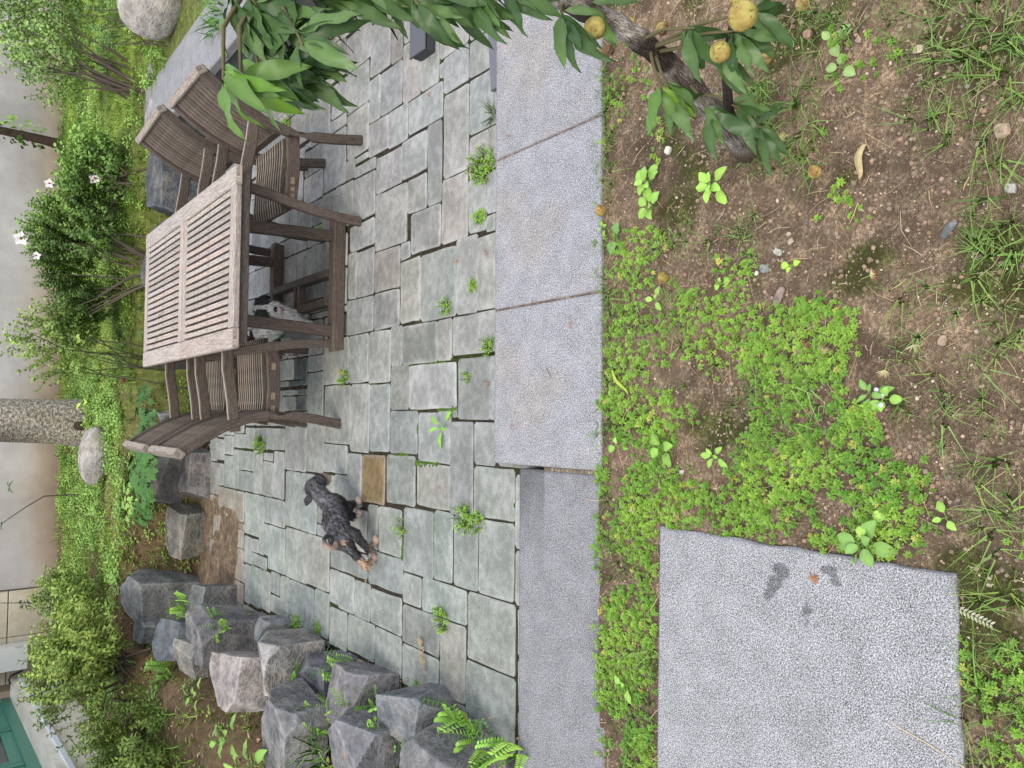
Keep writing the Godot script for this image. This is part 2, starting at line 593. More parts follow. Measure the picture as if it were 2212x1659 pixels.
# ------------------------------------------------------------------ leaves
func add_leaf(mb: MB, base: Vector3, dir: Vector3, nrm: Vector3, length: float, width: float, droop: float, col: Color, fold := .25) -> void:
	var s := dir.cross(nrm).normalized()
	var nn := s.cross(dir).normalized()
	var pts := []
	for i in 4:
		var t := i / 3.0
		pts.append(base + dir * (length * t) - nn * (droop * length * t * t))
	var ws := [.10, 1.0, .80, .0]
	for i in 3:
		var a: Vector3 = pts[i]
		var b: Vector3 = pts[i + 1]
		var wa: float = ws[i] * width * .5
		var wb: float = ws[i + 1] * width * .5
		for sd in [-1.0, 1.0]:
			var al: Vector3 = a + s * (wa * sd) + nn * (wa * fold)
			var bl: Vector3 = b + s * (wb * sd) + nn * (wb * fold)
			var fn: Vector3 = (nn - s * (sd * fold)).normalized()
			mb.tri(a, al, bl, fn, fn, fn, col, col, col)
			mb.tri(a, bl, b, fn, fn, fn, col, col, col)

func rosette(n: int, rings: int, length: float, width: float, spread: float, rise: float) -> ArrayMesh:
	var mb := MB.new()
	for r in rings:
		var f := 1.0 - r * (.62 / rings)
		for i in n:
			var an := TAU * (i + r * .5) / n + rng.randf_range(-.25, .25)
			var el := lerpf(.15, .95, float(r) / maxf(rings, 1)) + rng.randf_range(-.2, .2)
			var d := Vector3(cos(an) * cos(el), sin(el), sin(an) * cos(el))
			var p := Vector3(cos(an), 0, sin(an)) * spread * rng.randf_range(.2, 1.0) * f + Vector3(0, rise * (r + rng.randf()) / rings, 0)
			var t := rng.randf_range(.75, 1.2) * (1.0 + .25 * r / rings)
			add_leaf(mb, p, d, Vector3.UP if absf(d.y) < .95 else Vector3.RIGHT, length * f * rng.randf_range(.8, 1.2), width * f, .25, Color(t, t, t))
	return mb.mesh()

func tuft(n: int, h: float, w: float, lean: float) -> ArrayMesh:
	var mb := MB.new()
	for i in n:
		var an := rng.randf() * TAU
		var o := Vector3(cos(an), 0, sin(an))
		var s := Vector3(-sin(an + .6), 0, cos(an + .6))
		var p := Vector3(rng.randf_range(-1, 1), 0, rng.randf_range(-1, 1)) * h * .12
		var hh := h * rng.randf_range(.55, 1.15)
		var le := lean * rng.randf_range(.4, 1.5)
		var last := p
		var lw := w * .5
		var t := rng.randf_range(.75, 1.25)
		var col := Color(t * rng.randf_range(.9, 1.2), t, t * .9)
		for k in range(1, 4):
			var u := k / 3.0
			var q := p + Vector3.UP * (hh * (u - .35 * le * u * u)) + o * (hh * le * u * u)
			var nw := w * .5 * (1.0 - u * .95)
			var nn := (o * .5 + Vector3.UP * .6).normalized()
			mb.tri(last - s * lw, last + s * lw, q + s * nw, nn, nn, nn, col, col, col)
			mb.tri(last - s * lw, q + s * nw, q - s * nw, nn, nn, nn, col, col, col)
			last = q
			lw = nw
	return mb.mesh()

func spray(n: int, length: float, lw: float, ll: float) -> ArrayMesh:    # a leafy shoot
	var mb := MB.new()
	mb.tube([Vector3.ZERO, Vector3(0, length * .5, length * .06), Vector3(0, length, length * .2)], [.0022, .0016, .0008], 4, Color(.30, .24, .14))
	for i in n:
		var u := (i + .6) / n
		var an := i * 2.4 + rng.randf_range(-.3, .3)
		var el := lerpf(.2, .8, u) + rng.randf_range(-.3, .3)
		var d := Vector3(cos(an) * cos(el), sin(el), sin(an) * cos(el))
		var p := Vector3(0, length * u, length * .2 * u * u)
		var t := lerpf(.75, 1.25, u) * rng.randf_range(.85, 1.15)
		add_leaf(mb, p, d, (Vector3.UP + Vector3(rng.randf_range(-.3, .3), 0, rng.randf_range(-.3, .3))).normalized(), ll * rng.randf_range(.7, 1.15), lw, .2, Color(t * (1.0 + .12 * u), t, t * .9))
	return mb.mesh()

# stems from a base into a cloud of leafy shoots; clumps keep gaps between them
func shrub(o: Node3D, base: Vector3, centre: Vector3, rad: Vector3, n: int, mesh: Mesh, size: float, dark: Color, light: Color, stems: int, hole := .15, wood := Color(.10, .08, .06), thick := .012) -> void:
	var at := []
	var tint := []
	var ends := []
	var off := centre * 13.7
	var tries := 0
	while at.size() < n and tries < n * 12:
		tries += 1
		var d := Vector3(rng.randf_range(-1, 1), rng.randf_range(-1, 1), rng.randf_range(-1, 1))
		if d.length() > 1.0: continue
		if d.length() < .45 and rng.randf() < .55: continue
		var lumps := relief.get_noise_3dv((centre + d * rad) * 95.0 + off)
		if lumps < hole - .32 * (1.0 - d.length() * .4): continue
		if d.length() > .8 + lumps * .5: continue
		var p := centre + d * rad
		if p.y < base.y + .03: continue
		var dir := (d * Vector3(1, .6, 1) + Vector3(0, .9, 0) + Vector3(rng.randf_range(-.6, .6), rng.randf_range(-.4, .4), rng.randf_range(-.6, .6))).normalized()
		var x := dir.cross(Vector3(rng.randf_range(-1, 1), .1, rng.randf_range(-1, 1))).normalized()
		var s := size * rng.randf_range(.7, 1.25)
		at.append(Transform3D(Basis(x * s, dir * s, x.cross(dir) * s), p - o.position))
		tint.append(jit(dark.lerp(light, clampf(.5 + lumps * 1.0 + rng.randf_range(-.3, .3), 0, 1)), .16))
		ends.append(p)
	scatter("leaves", mesh, M.leaf, at, tint, o)
	var mb := MB.new()
	for i in mini(stems, ends.size()):
		var e: Vector3 = ends[rng.randi() % ends.size()]
		var b := base + Vector3(rng.randf_range(-.05, .05), -.03, rng.randf_range(-.05, .05)) * (1.0 if i % 2 == 0 else 4.0)
		var m1 := b.lerp(e, .4) + Vector3(rng.randf_range(-.06, .06), .05, rng.randf_range(-.06, .06))
		var m2 := b.lerp(e, .75) + Vector3(rng.randf_range(-.06, .06), .04, rng.randf_range(-.06, .06))
		mb.tube([b - o.position, m1 - o.position, m2 - o.position, e - o.position], [thick, thick * .7, thick * .45, thick * .2], 5, jit(wood, .2))
	part("stems", mb.mesh(), M.twig, o)

func broad_leaf(length: float, width: float, curl: float, wave: float, col: Color, serr := 0.0) -> ArrayMesh:   # along +z, facing +y
	var mb := MB.new()
	var k := 8
	var ph := rng.randf() * 6.0
	var rows := []
	for i in k + 1:
		var t := float(i) / k
		var w := width * .5 * pow(sin(PI * pow(t, .85)), .8) if t < 1.0 else 0.0
		w *= 1.0 + serr * sin(t * 40.0)
		var y := -curl * length * t * t + .15 * curl * length * t
		var z := length * (t - .22 * absf(curl) * t * t)
		var e1 := wave * width * sin(t * 13.0 + ph)
		var e2 := wave * width * sin(t * 12.0 + ph + 2.0)
		rows.append([Vector3(0, y, z), Vector3(-w, y + w * .35 + e1, z), Vector3(w, y + w * .35 + e2, z)])
	var vein := col.lerp(Color(col.r * 1.7, col.g * 1.5, col.b * 1.4), .45)
	var nr := []
	for i in k + 1:
		var t: Vector3 = (rows[mini(i + 1, k)][0] - rows[maxi(i - 1, 0)][0]).normalized()
		var q := clampi(i, 1, k - 1)
		var l: Vector3 = t.cross(rows[q][0] - rows[q][1]).normalized()
		var r: Vector3 = t.cross(rows[q][2] - rows[q][0]).normalized()
		if l.y < 0: l = -l
		if r.y < 0: r = -r
		nr.append([(l + r).normalized(), l, r])
	for i in k:
		for sd in [1, 2]:
			mb.tri(rows[i][0], rows[i][sd], rows[i + 1][sd], nr[i][0], nr[i][sd], nr[i + 1][sd], vein, col, col)
			mb.tri(rows[i][0], rows[i + 1][sd], rows[i + 1][0], nr[i][0], nr[i + 1][sd], nr[i + 1][0], vein, col, vein)
	return mb.mesh()

func basis_along(dir: Vector3, nrm: Vector3) -> Basis:    # +z along dir, +y near nrm
	var z := dir.normalized()
	var x := nrm.cross(z).normalized()
	return Basis(x, z.cross(x), z)

func broad_plant(px: float, py: float, h: float, n: int, length: float, col: Color, label: String, called := "broadleaf_weed", stalk := .02, cat := "plant", grp := "", wide := .55) -> void:
	var at := g(px, py, h)
	var o := thing(called, label, cat, at, grp)
	var leaves := [broad_leaf(length, length * wide, .25, .05, jit(col, .1)), broad_leaf(length * .8, length * wide * .9, .35, .06, jit(col, .12)), broad_leaf(length * .6, length * wide * .65, .1, .04, jit(col * 1.1, .1))]
	var st := MB.new()
	for i in n:
		var an := i * 2.4 + rng.randf_range(-.4, .4) + px
		var f := float(i) / n
		var el := lerpf(.05, .75, f) + rng.randf_range(-.15, .15)
		var d := Vector3(cos(an) * cos(el), sin(el), sin(an) * cos(el))
		var root := Vector3(0, stalk * (.3 + f), 0)
		var b := root + d * length * lerpf(.35, .08, f)
		st.tube([root, b], [.0012, .0009], 4, col * .9)
		var q := part("leaf", leaves[mini(int(f * 3.0), 2)], M.weed, o)
		q.transform = Transform3D(basis_along(d, Vector3.UP), b)
	st.tube([Vector3(0, -.01, 0), Vector3(0, stalk * 1.3, 0)], [.002, .0012], 5, col * .8)
	part("stalk", st.mesh(), M.twig, o)

# a plant of many small leaves, as one clump of shoots
func clump(px: float, py: float, h: float, r: float, n: int, mesh: Mesh, s: float, col: Color, label: String, called := "weed", cat := "weed", grp := "", lean := Vector3.ZERO) -> void:
	var at := g(px, py, h)
	var o := thing(called, label, cat, at, grp)
	var tf := []
	var tint := []
	for i in n:
		var a := rng.randf() * TAU
		var q := sqrt(rng.randf())
		var p := Vector3(cos(a), 0, sin(a)) * r * q
		var dir := (Vector3(cos(a), 0, sin(a)) * q * .9 + Vector3.UP + lean + Vector3(rng.randf_range(-.3, .3), 0, rng.randf_range(-.3, .3))).normalized()
		var x := dir.cross(Vector3(rng.randf_range(-1, 1), .1, rng.randf_range(-1, 1))).normalized()
		var k := s * rng.randf_range(.6, 1.2) * (1.0 - .35 * q)
		tf.append(Transform3D(Basis(x * k, dir * k, x.cross(dir) * k), p))
		tint.append(jit(col, .2))
	scatter("leaves", mesh, M.weed, tf, tint, o)

# ------------------------------------------------------------------ animals: capsules joined by a smooth minimum and meshed as surface nets
func body_mesh(caps: Array, cell: float, k: float, paint: Callable) -> ArrayMesh:
	var lo := Vector3.ONE * 99
	var hi := -lo
	for c in caps:
		var r := maxf(c[2], c[3])
		lo = lo.min((c[0] as Vector3) - Vector3.ONE * (r + .02)).min((c[1] as Vector3) - Vector3.ONE * (r + .02))
		hi = hi.max((c[0] as Vector3) + Vector3.ONE * (r + .02)).max((c[1] as Vector3) + Vector3.ONE * (r + .02))
	var nx := int((hi.x - lo.x) / cell) + 2
	var ny := int((hi.y - lo.y) / cell) + 2
	var nz := int((hi.z - lo.z) / cell) + 2
	var f := PackedFloat32Array()
	f.resize(nx * ny * nz)
	f.fill(.05)
	for c in caps:
		var a: Vector3 = c[0]
		var b: Vector3 = c[1]
		var ra: float = c[2]
		var rb: float = c[3]
		var m := maxf(ra, rb) + k + cell * 2
		var l := (a.min(b) - Vector3.ONE * m - lo) / cell
		var h := (a.max(b) + Vector3.ONE * m - lo) / cell
		var ab := b - a
		var ll := maxf(ab.length_squared(), 1e-9)
		for z in range(maxi(int(l.z), 0), mini(int(h.z) + 1, nz)):
			for y in range(maxi(int(l.y), 0), mini(int(h.y) + 1, ny)):
				for x in range(maxi(int(l.x), 0), mini(int(h.x) + 1, nx)):
					var p := lo + Vector3(x, y, z) * cell
					var t := clampf((p - a).dot(ab) / ll, 0, 1)
					var d := (p - a - ab * t).length() - lerpf(ra, rb, t)
					var i := (z * ny + y) * nx + x
					var e := f[i]
					var q := maxf(k - absf(d - e), 0.0) / k
					f[i] = minf(d, e) - q * q * k * .25
	var ids := {}
	var v := PackedVector3Array()
	var sx := 1
	var sy := nx
	var sz := nx * ny
	var offs := [0, sx, sy, sx + sy, sz, sx + sz, sy + sz, sx + sy + sz]
	var ed := [[0, 1], [2, 3], [4, 5], [6, 7], [0, 2], [1, 3], [4, 6], [5, 7], [0, 4], [1, 5], [2, 6], [3, 7]]
	for z in nz - 1:
		for y in ny - 1:
			for x in nx - 1:
				var i := (z * ny + y) * nx + x
				var neg := 0
				for o in offs:
					if f[i + o] < 0: neg += 1
				if neg == 0 or neg == 8: continue
				var s := Vector3.ZERO
				var cnt := 0
				for e in ed:
					var fa := f[i + offs[e[0]]]
					var fb := f[i + offs[e[1]]]
					if (fa < 0) == (fb < 0): continue
					var t := fa / (fa - fb)
					var pa := Vector3(e[0] & 1, (e[0] >> 1) & 1, e[0] >> 2)
					var pb := Vector3(e[1] & 1, (e[1] >> 1) & 1, e[1] >> 2)
					s += pa.lerp(pb, t)
					cnt += 1
				ids[i] = v.size()
				v.append(lo + (Vector3(x, y, z) + s / cnt) * cell)
	var idx := PackedInt32Array()
	for i: int in ids:
		for ax in 3:
			var st: int = [sx, sy, sz][ax]
			var u: int = [sy, sz, sx][ax]
			var w: int = [sz, sx, sy][ax]
			var fa := f[i]
			var fb := f[i + st]
			if (fa < 0) == (fb < 0): continue
			if not (ids.has(i - u) and ids.has(i - w) and ids.has(i - u - w)): continue
			var q := [ids[i], ids[i - u], ids[i - u - w], ids[i - w]]
			if fa > 0: idx.append_array([q[0], q[1], q[2], q[0], q[2], q[3]])
			else: idx.append_array([q[0], q[2], q[1], q[0], q[3], q[2]])
	var c := PackedColorArray()
	for p in v: c.append(paint.call(p))
	return indexed_mesh(v, idx, c)

func coat(o: Node3D, m: ArrayMesh, n: int, length: float, flow: Vector3) -> void:   # hair lying along the body
	var arr := m.surface_get_arrays(0)
	var v: PackedVector3Array = arr[Mesh.ARRAY_VERTEX]
	var nn: PackedVector3Array = arr[Mesh.ARRAY_NORMAL]
	var c: PackedColorArray = arr[Mesh.ARRAY_COLOR]
	var mb := MB.new()
	for i in n:
		var k := rng.randi() % v.size()
		if v[k].y < .03: continue
		var d := flow + Vector3(rng.randf_range(-.5, .5), rng.randf_range(-.6, .2), rng.randf_range(-.5, .5))
		d = (d - nn[k] * d.dot(nn[k])).normalized() + nn[k] * .35
		var s := d.cross(nn[k]).normalized() * .0019
		var t := rng.randf_range(.35, 2.3)
		var cc := Color(c[k].r * t, c[k].g * t, c[k].b * t)
		var l := length * rng.randf_range(.6, 1.3)
		mb.tri(v[k] - s, v[k] + s, v[k] + d.normalized() * l, nn[k], nn[k], nn[k], cc, cc, cc)
	part("fur", mb.mesh(), M.fur, o, "stuff")

func ball(p: Vector3, r: Vector3, col: Color, lat := 8, lon := 12) -> ArrayMesh:
	var mb := MB.new()
	for i in lat:
		for j in lon:
			var q := []
			for e in [[i, j], [i, j + 1], [i + 1, j + 1], [i + 1, j]]:
				var a: float = PI * e[0] / lat
				var b: float = TAU * e[1] / lon
				q.append(Vector3(sin(a) * cos(b), cos(a), sin(a) * sin(b)))
			var P := []
			for d in q: P.append(p + d * r)
			if i > 0: mb.tri(P[0], P[1], P[2], q[0], q[1], q[2], col, col, col)
			if i < lat - 1: mb.tri(P[0], P[2], P[3], q[0], q[2], q[3], col, col, col)
	return mb.mesh()

func peach_mesh(r: float, a: Color, b: Color, sd: int) -> ArrayMesh:
	var s := icosphere(3)
	var v := PackedVector3Array()
	var c := PackedColorArray()
	for d: Vector3 in s[0]:
		var an := atan2(d.z, d.x)
		var cleft := exp(-pow(an / .28, 2.0)) * .10 * sqrt(maxf(0.0, 1.0 - d.y * d.y))
		var dimple := exp(-pow((1.0 - d.y) / .10, 2.0)) * .20
		var rr := r * (1.0 - cleft - dimple + .05 * exp(-pow((1.0 + d.y) / .1, 2.0)) + relief.get_noise_3dv(d * 60.0 + Vector3.ONE * sd * 9.0) * .03)
		v.append(d * rr)
		var t := clampf(.5 + relief.get_noise_3dv(d * 70.0 + Vector3.ONE * sd * 31.0) * 1.4 + d.x * .35, 0, 1)
		var cc := a.lerp(b, t)
		if relief.get_noise_3dv(d * 260.0 + Vector3.ONE * sd * 5.0) > .42: cc = cc.lerp(Color(.09, .05, .02), .75)
		c.append(cc)
	return indexed_mesh(v, s[1], c)

# ------------------------------------------------------------------ furniture
const OLD := Color(.128, .106, .093)
const PALE := Color(.50, .455, .425)
const BLEACHED_LIT := Color(.40, .36, .32)  # sun-weathered wood, with light on upward faces painted into the colour

func make_table() -> void:
	var o := thing("garden_table", "weathered grey teak garden table with slatted top between four armchairs", "table", Vector3(.765, 0, -4.565))
	var X := Vector3.RIGHT
	var Z := Vector3.BACK
	var hx := .44
	var hz := .91
	var top := .74
	var th := .030
	for e in [[-hx + .05, -1], [hx - .05, 1]]:
		for s in [[-hz, -.0015], [.0015, hz]]:
			var mb := MB.new()
			mb.bar(Vector3(e[0], top - th * .5, s[0]), Vector3(e[0], top - th * .5, s[1]), X, .098, th, jit(PALE, .06), jit(PALE, .08), .005)
			part("end_board", mb.mesh(), M.wood, o)
	for z in [-hz + .04, -.036, .036, hz - .04]:
		var mb := MB.new()
		var w := .078 if absf(z) > .1 else .068
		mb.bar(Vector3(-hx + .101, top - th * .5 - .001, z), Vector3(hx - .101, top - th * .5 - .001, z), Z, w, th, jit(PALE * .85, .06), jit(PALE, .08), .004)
		part("rail", mb.mesh(), M.wood, o)
	for half in [[-hz + .081, -.072], [.072, hz - .081]]:
		for i in 18:
			var x := lerpf(-hx + .121, hx - .121, i / 17.0)
			var mb := MB.new()
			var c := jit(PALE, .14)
			mb.bar(Vector3(x, top - .0145 + rng.randf_range(-.001, .0005), half[0]), Vector3(x, top - .0145, half[1]), X, .0292, .024, c * .35, c, .003)  # sides: unweathered dark wood, deepened with painted shade for the gaps
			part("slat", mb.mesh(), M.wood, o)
	for z in [-hz + .03, hz - .03]:
		var mb := MB.new()
		mb.bar(Vector3(-hx + .03, top - th - .024, z), Vector3(hx - .03, top - th - .024, z), Z, .026, .046, jit(OLD, .1))
		part("apron", mb.mesh(), M.wood, o)
	for x in [-hx + .06, hx - .06]:
		var mb := MB.new()
		mb.bar(Vector3(x, top - th - .030, -hz + .044), Vector3(x, top - th - .030, hz - .044), X, .03, .055, jit(OLD * .8, .1))
		part("apron", mb.mesh(), M.wood, o)
	# two trestles, each two legs on a floor beam with a shaped head
	for z in [.515, -.42]:
		for x in [-.275, .265]:
			var mb := MB.new()
			mb.bar(Vector3(x * 1.0, .075, z), Vector3(x * .92, .62, z), X, .062, .05, jit(OLD, .12), Color(-1, 0, 0), .006)
			part("leg", mb.mesh(), M.wood, o)
		var fb := MB.new()
		fb.sweep([Vector3(-.385, .028, z), Vector3(-.35, .036, z), Vector3(.35, .036, z), Vector3(.385, .028, z)], Z, .075, .074, jit(OLD * 1.15, .1), Color(-1, 0, 0), .008)
		part("foot_beam", fb.mesh(), M.wood, o)
		var hb := MB.new()
		hb.sweep([Vector3(-.36, .655, z), Vector3(-.30, .640, z), Vector3(.30, .640, z), Vector3(.36, .655, z)], Z, .06, .055, jit(OLD * .8, .1), Color(-1, 0, 0), .008)
		part("head_beam", hb.mesh(), M.wood, o)
	for x in [-.105, .06]:
		var mb := MB.new()
		mb.bar(Vector3(x, .058, .477), Vector3(x, .058, -.382), X, .045, .058, jit(OLD, .1))
		part("stretcher", mb.mesh(), M.wood, o)
	for z in [.06, .0]:
		var mb := MB.new()
		mb.bar(Vector3(-.082, .058, z), Vector3(.037, .058, z), Z, .022, .05, jit(OLD * 1.1, .1))
		part("stretcher_block", mb.mesh(), M.wood, o)

func make_chair(label: String, at: Vector3) -> Node3D:       # faces -x
	var o := thing("garden_chair", label, "chair", at, "teak armchairs round the table")
	var X := Vector3.RIGHT
	var Z := Vector3.BACK
	for s in [-1.0, 1.0]:
		var z: float = .245 * s
		var mb := MB.new()
		mb.sweep([Vector3(.232, 0, z), Vector3(.205, .14, z), Vector3(.185, .28, z), Vector3(.182, .42, z), Vector3(.205, .54, z), Vector3(.25, .66, z), Vector3(.315, .77, z), Vector3(.375, .852, z)], Z, .034, .052, jit(OLD, .1), Color(-1, 0, 0), .005)
		part("rear_post", mb.mesh(), M.wood, o)
		mb = MB.new()
		mb.sweep([Vector3(-.225, 0, z), Vector3(-.222, .14, z), Vector3(-.208, .28, z), Vector3(-.184, .42, z), Vector3(-.160, .53, z), Vector3(-.150, .612, z)], Z, .034, .050, jit(OLD, .1), Color(-1, 0, 0), .005)
		part("front_post", mb.mesh(), M.wood, o)
		mb = MB.new()
		mb.sweep([Vector3(-.185, .640, z), Vector3(-.05, .634, z), Vector3(.10, .610, z), Vector3(.27, .592, z)], Z, .030, .056, jit(OLD * 1.1, .1), BLEACHED_LIT, .005)  # top face paler than the sides: weathering plus painted light
		part("armrest", mb.mesh(), M.wood, o)
		mb = MB.new()
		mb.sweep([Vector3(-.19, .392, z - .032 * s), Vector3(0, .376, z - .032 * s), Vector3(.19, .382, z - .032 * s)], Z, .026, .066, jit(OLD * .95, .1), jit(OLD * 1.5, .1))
		part("seat_rail", mb.mesh(), M.wood, o)
		# bleached patches where the old finish has come off
		for k in 3:
			var pm := MB.new()
			var px := rng.randf_range(-.16, .16)
			pm.box(Vector3(px - .02, .372, z - .0178 * s - .0012), Vector3(px + .018, .396, z - .0178 * s + .0012), Color(.30, .25, .19), .0005)
			part("bare_patch", pm.mesh(), M.wood, o)
	for x in [-.185, .165]:
		var mb := MB.new()
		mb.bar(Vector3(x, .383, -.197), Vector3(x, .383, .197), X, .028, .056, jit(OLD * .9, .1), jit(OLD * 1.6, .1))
		part("cross_rail", mb.mesh(), M.wood, o)
	for i in 12:
		var z := lerpf(-.190, .190, i / 11.0)
		var mb := MB.new()
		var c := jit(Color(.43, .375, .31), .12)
		mb.sweep([Vector3(-.235, .418, z), Vector3(-.16, .430, z), Vector3(-.04, .424, z), Vector3(.08, .416, z), Vector3(.155, .420, z)], Z, .0185, .026, c * .25, c, .003)  # weathered tops; old dark sides painted darker still, as shade between slats
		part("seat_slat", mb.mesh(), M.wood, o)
	for i in 10:
		var z := lerpf(-.196, .196, i / 9.0)
		var mb := MB.new()
		mb.sweep([Vector3(.186, .47, z), Vector3(.207, .55, z), Vector3(.25, .66, z), Vector3(.312, .77, z), Vector3(.372, .858, z)], Z, .028, .020, jit(OLD * 1.3, .18), Color(-1, 0, 0), .003)
		part("back_slat", mb.mesh(), M.wood, o)
	var tr := MB.new()
	tr.bar(Vector3(.378, .866, -.268), Vector3(.378, .866, .268), Vector3(.8, .6, 0).normalized(), .040, .052, jit(BLEACHED_LIT * .8, .06), jit(BLEACHED_LIT, .06), .006)
	part("top_rail", tr.mesh(), M.wood, o)
	var lr := MB.new()
	lr.bar(Vector3(.186, .462, -.226), Vector3(.186, .462, .226), Vector3(1, .1, 0), .026, .05, jit(OLD, .06))
	part("lower_rail", lr.mesh(), M.wood, o)
	return o

# ------------------------------------------------------------------ dogs
func dg(x: float, y: float, z: float) -> Vector3: return gz((1100.0 + x / 3.318) * .5486, (1800.0 + y / 3.318) * .5486, z)
func dh(x: float, y: float, z: float) -> Vector3: return gz((900.0 + x / 3.686) * .5486, (950.0 + y / 3.686) * .5486, z)

func grey_puppy() -> void:
	var base := Vector3(-.57, 0, -3.69)
	var o := thing("dog", "small wiry dark grey and tan puppy walking across the slate, tail curled", "dog", base)
	var sh := dg(715, 640, -3.785)
	var mid := dg(735, 830, -3.70)
	var hip := dg(775, 1020, -3.625)
	var neck := dg(600, 560, -3.825)
	var skull := dg(455, 405, -3.895)
	var brow := dg(520, 320, -3.935)
	var snout := dg(585, 290, -3.97)
	var tip := dg(620, 275, -3.985)
	var fr := Vector3(-.449, .012, -3.788)
	var fl := Vector3(-.514, .012, -3.786)
	var hr := Vector3(-.631, .012, -3.583)
	var hl := Vector3(-.72, .012, -3.602)
	var side := (fr - fl).normalized()
	var caps := [
		[sh, mid, .058, .064], [mid, hip, .064, .056], [sh, neck, .056, .042], [neck, skull, .042, .046],
		[skull, brow, .046, .036], [brow, snout, .034, .028], [snout, tip, .027, .021],
		[sh + side * .028, dg(880, 640, -3.79), .036, .020], [dg(880, 640, -3.79), fr + Vector3(-.012, .05, .01), .020, .014], [fr + Vector3(-.012, .05, .01), fr, .014, .015], [fr, fr + Vector3(.016, -.002, -.014), .015, .012],
		[sh - side * .02, dg(900, 700, -3.775), .034, .019], [dg(900, 700, -3.775), fl + Vector3(-.012, .05, .01), .019, .014], [fl + Vector3(-.012, .05, .01), fl, .014, .015], [fl, fl + Vector3(.016, -.002, -.014), .015, .012],
		[hip + side * .025, dg(985, 1010, -3.60), .048, .026], [dg(985, 1010, -3.60), hr + Vector3(-.036, .058, .026), .026, .015], [hr + Vector3(-.036, .058, .026), hr, .014, .014], [hr, hr + Vector3(.016, -.002, -.014), .015, .012],
		[hip - side * .028, dg(900, 1170, -3.60), .046, .028], [dg(900, 1170, -3.60), hl + Vector3(-.036, .058, .026), .026, .015], [hl + Vector3(-.036, .058, .026), hl, .014, .014], [hl, hl + Vector3(.016, -.002, -.014), .015, .012],
	]
	var tb := dg(740, 1150, -3.575)
	var tail := [hip + Vector3(-.02, .02, .02), dg(720, 1180, -3.565), dg(655, 1185, -3.545), dg(600, 1140, -3.54), dg(585, 1075, -3.54), dg(620, 1035, -3.545), dg(675, 1045, -3.55), dg(695, 1100, -3.55), dg(670, 1145, -3.55)]
	for c in caps:
		c[0] -= base
		c[1] -= base
	var rel := func(p: Vector3) -> Color:
		var q := p + base
		var grey := Color(.085, .085, .092)
		var n := relief.get_noise_3dv(p * 900.0)
		var n2 := relief.get_noise_3dv(Vector3((p.x + p.z) * 1800.0, p.y * 7000.0, (p.x - p.z) * 1800.0))
		var c := grey * maxf(.2, 1.0 + n * .6 + n2 * 1.4)
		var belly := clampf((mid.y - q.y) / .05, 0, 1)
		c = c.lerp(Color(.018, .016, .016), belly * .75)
		var tan_ := Color(.36, .24, .17)
		if (q.distance_to(snout) < .058 and q.distance_to(skull) > .062) or q.distance_to(tip) < .05: c = Color(.46, .36, .30) * (1.0 + n2)
		elif q.distance_to(brow + up * .02) < .03: c = c.lerp(Color(.36, .35, .36), .7)
		if q.y < .035: c = Color(.55, .42, .37)
		if q.distance_to(hl + Vector3(-.03, .07, .03)) < .05: c = tan_
		elif q.y < .075 and q.z > -3.66: c = c.lerp(tan_, .45)
		if q.distance_to(tb + Vector3(.0, -.03, .03)) < .035: c = tan_ * 1.2
		if q.distance_to(dg(640, 1195, -3.545)) < .026: c = Color(.45, .32, .27)
		return c
	var m := body_mesh(caps, .0055, .018, rel)
	part("body", m, M.fur, o)
	coat(o, m, 5200, .022, Vector3(-.7, -.5, .7))
	var tl := MB.new()
	var tp := []
	for i in tail.size() - 1:
		for k in 4: tp.append((tail[i] as Vector3).cubic_interpolate(tail[i + 1], tail[maxi(i - 1, 0)], tail[mini(i + 2, tail.size() - 1)], k / 4.0) - base)
	var tr := []
	var tc := []
	for i in tp.size():
		var u := float(i) / tp.size()
		tr.append(lerpf(.014, .007, u) * (1.0 + .1 * sin(i * 2.0)))
		tc.append(Color(.40, .28, .23).lerp(Color(.03, .028, .03), smoothstep(.30, .52, u)))
	tl.tube(tp, tr, 9, Color(.03, .028, .03), .12, tc)
	part("tail", tl.mesh(), M.fur, o)
	for s in [-1.0, 1.0]:
		var er := MB.new()
		var b: Vector3 = skull + Vector3(-.012, .03, .012) + side * .030 * s - base
		var e := (dg(350, 640, -3.875) if s < 0 else dg(470, 560, -3.885)) - base
		var w: Vector3 = (e - b).cross(Vector3(.4, .6, .5)).normalized()
		var nn: Vector3 = w.cross(e - b).normalized()
		var mid2: Vector3 = b.lerp(e, .5)
		for k in [[b - w * .018, b + w * .018, mid2 + w * .024, mid2 - w * .022], [mid2 - w * .022, mid2 + w * .024, e + w * .003, e - w * .003]]:
			for off in [0.0, .006]:
				er.quad(k[0] + nn * off, k[1] + nn * off, k[2] + nn * off, k[3] + nn * off, nn * (1.0 if off > 0 else -1.0), jit(Color(.045, .045, .05), .2))
		part("ear", er.mesh(), M.fur, o)
		part("eye", ball(brow + side * .021 * s + up * .012 + (snout - brow) * .12 - base, Vector3.ONE * .006, Color(.01, .008, .006)), M.paint, o)
	part("nose", ball(tip + (tip - snout).normalized() * .012 - base, Vector3(.009, .008, .009), Color(.30, .16, .13)), M.paint, o)

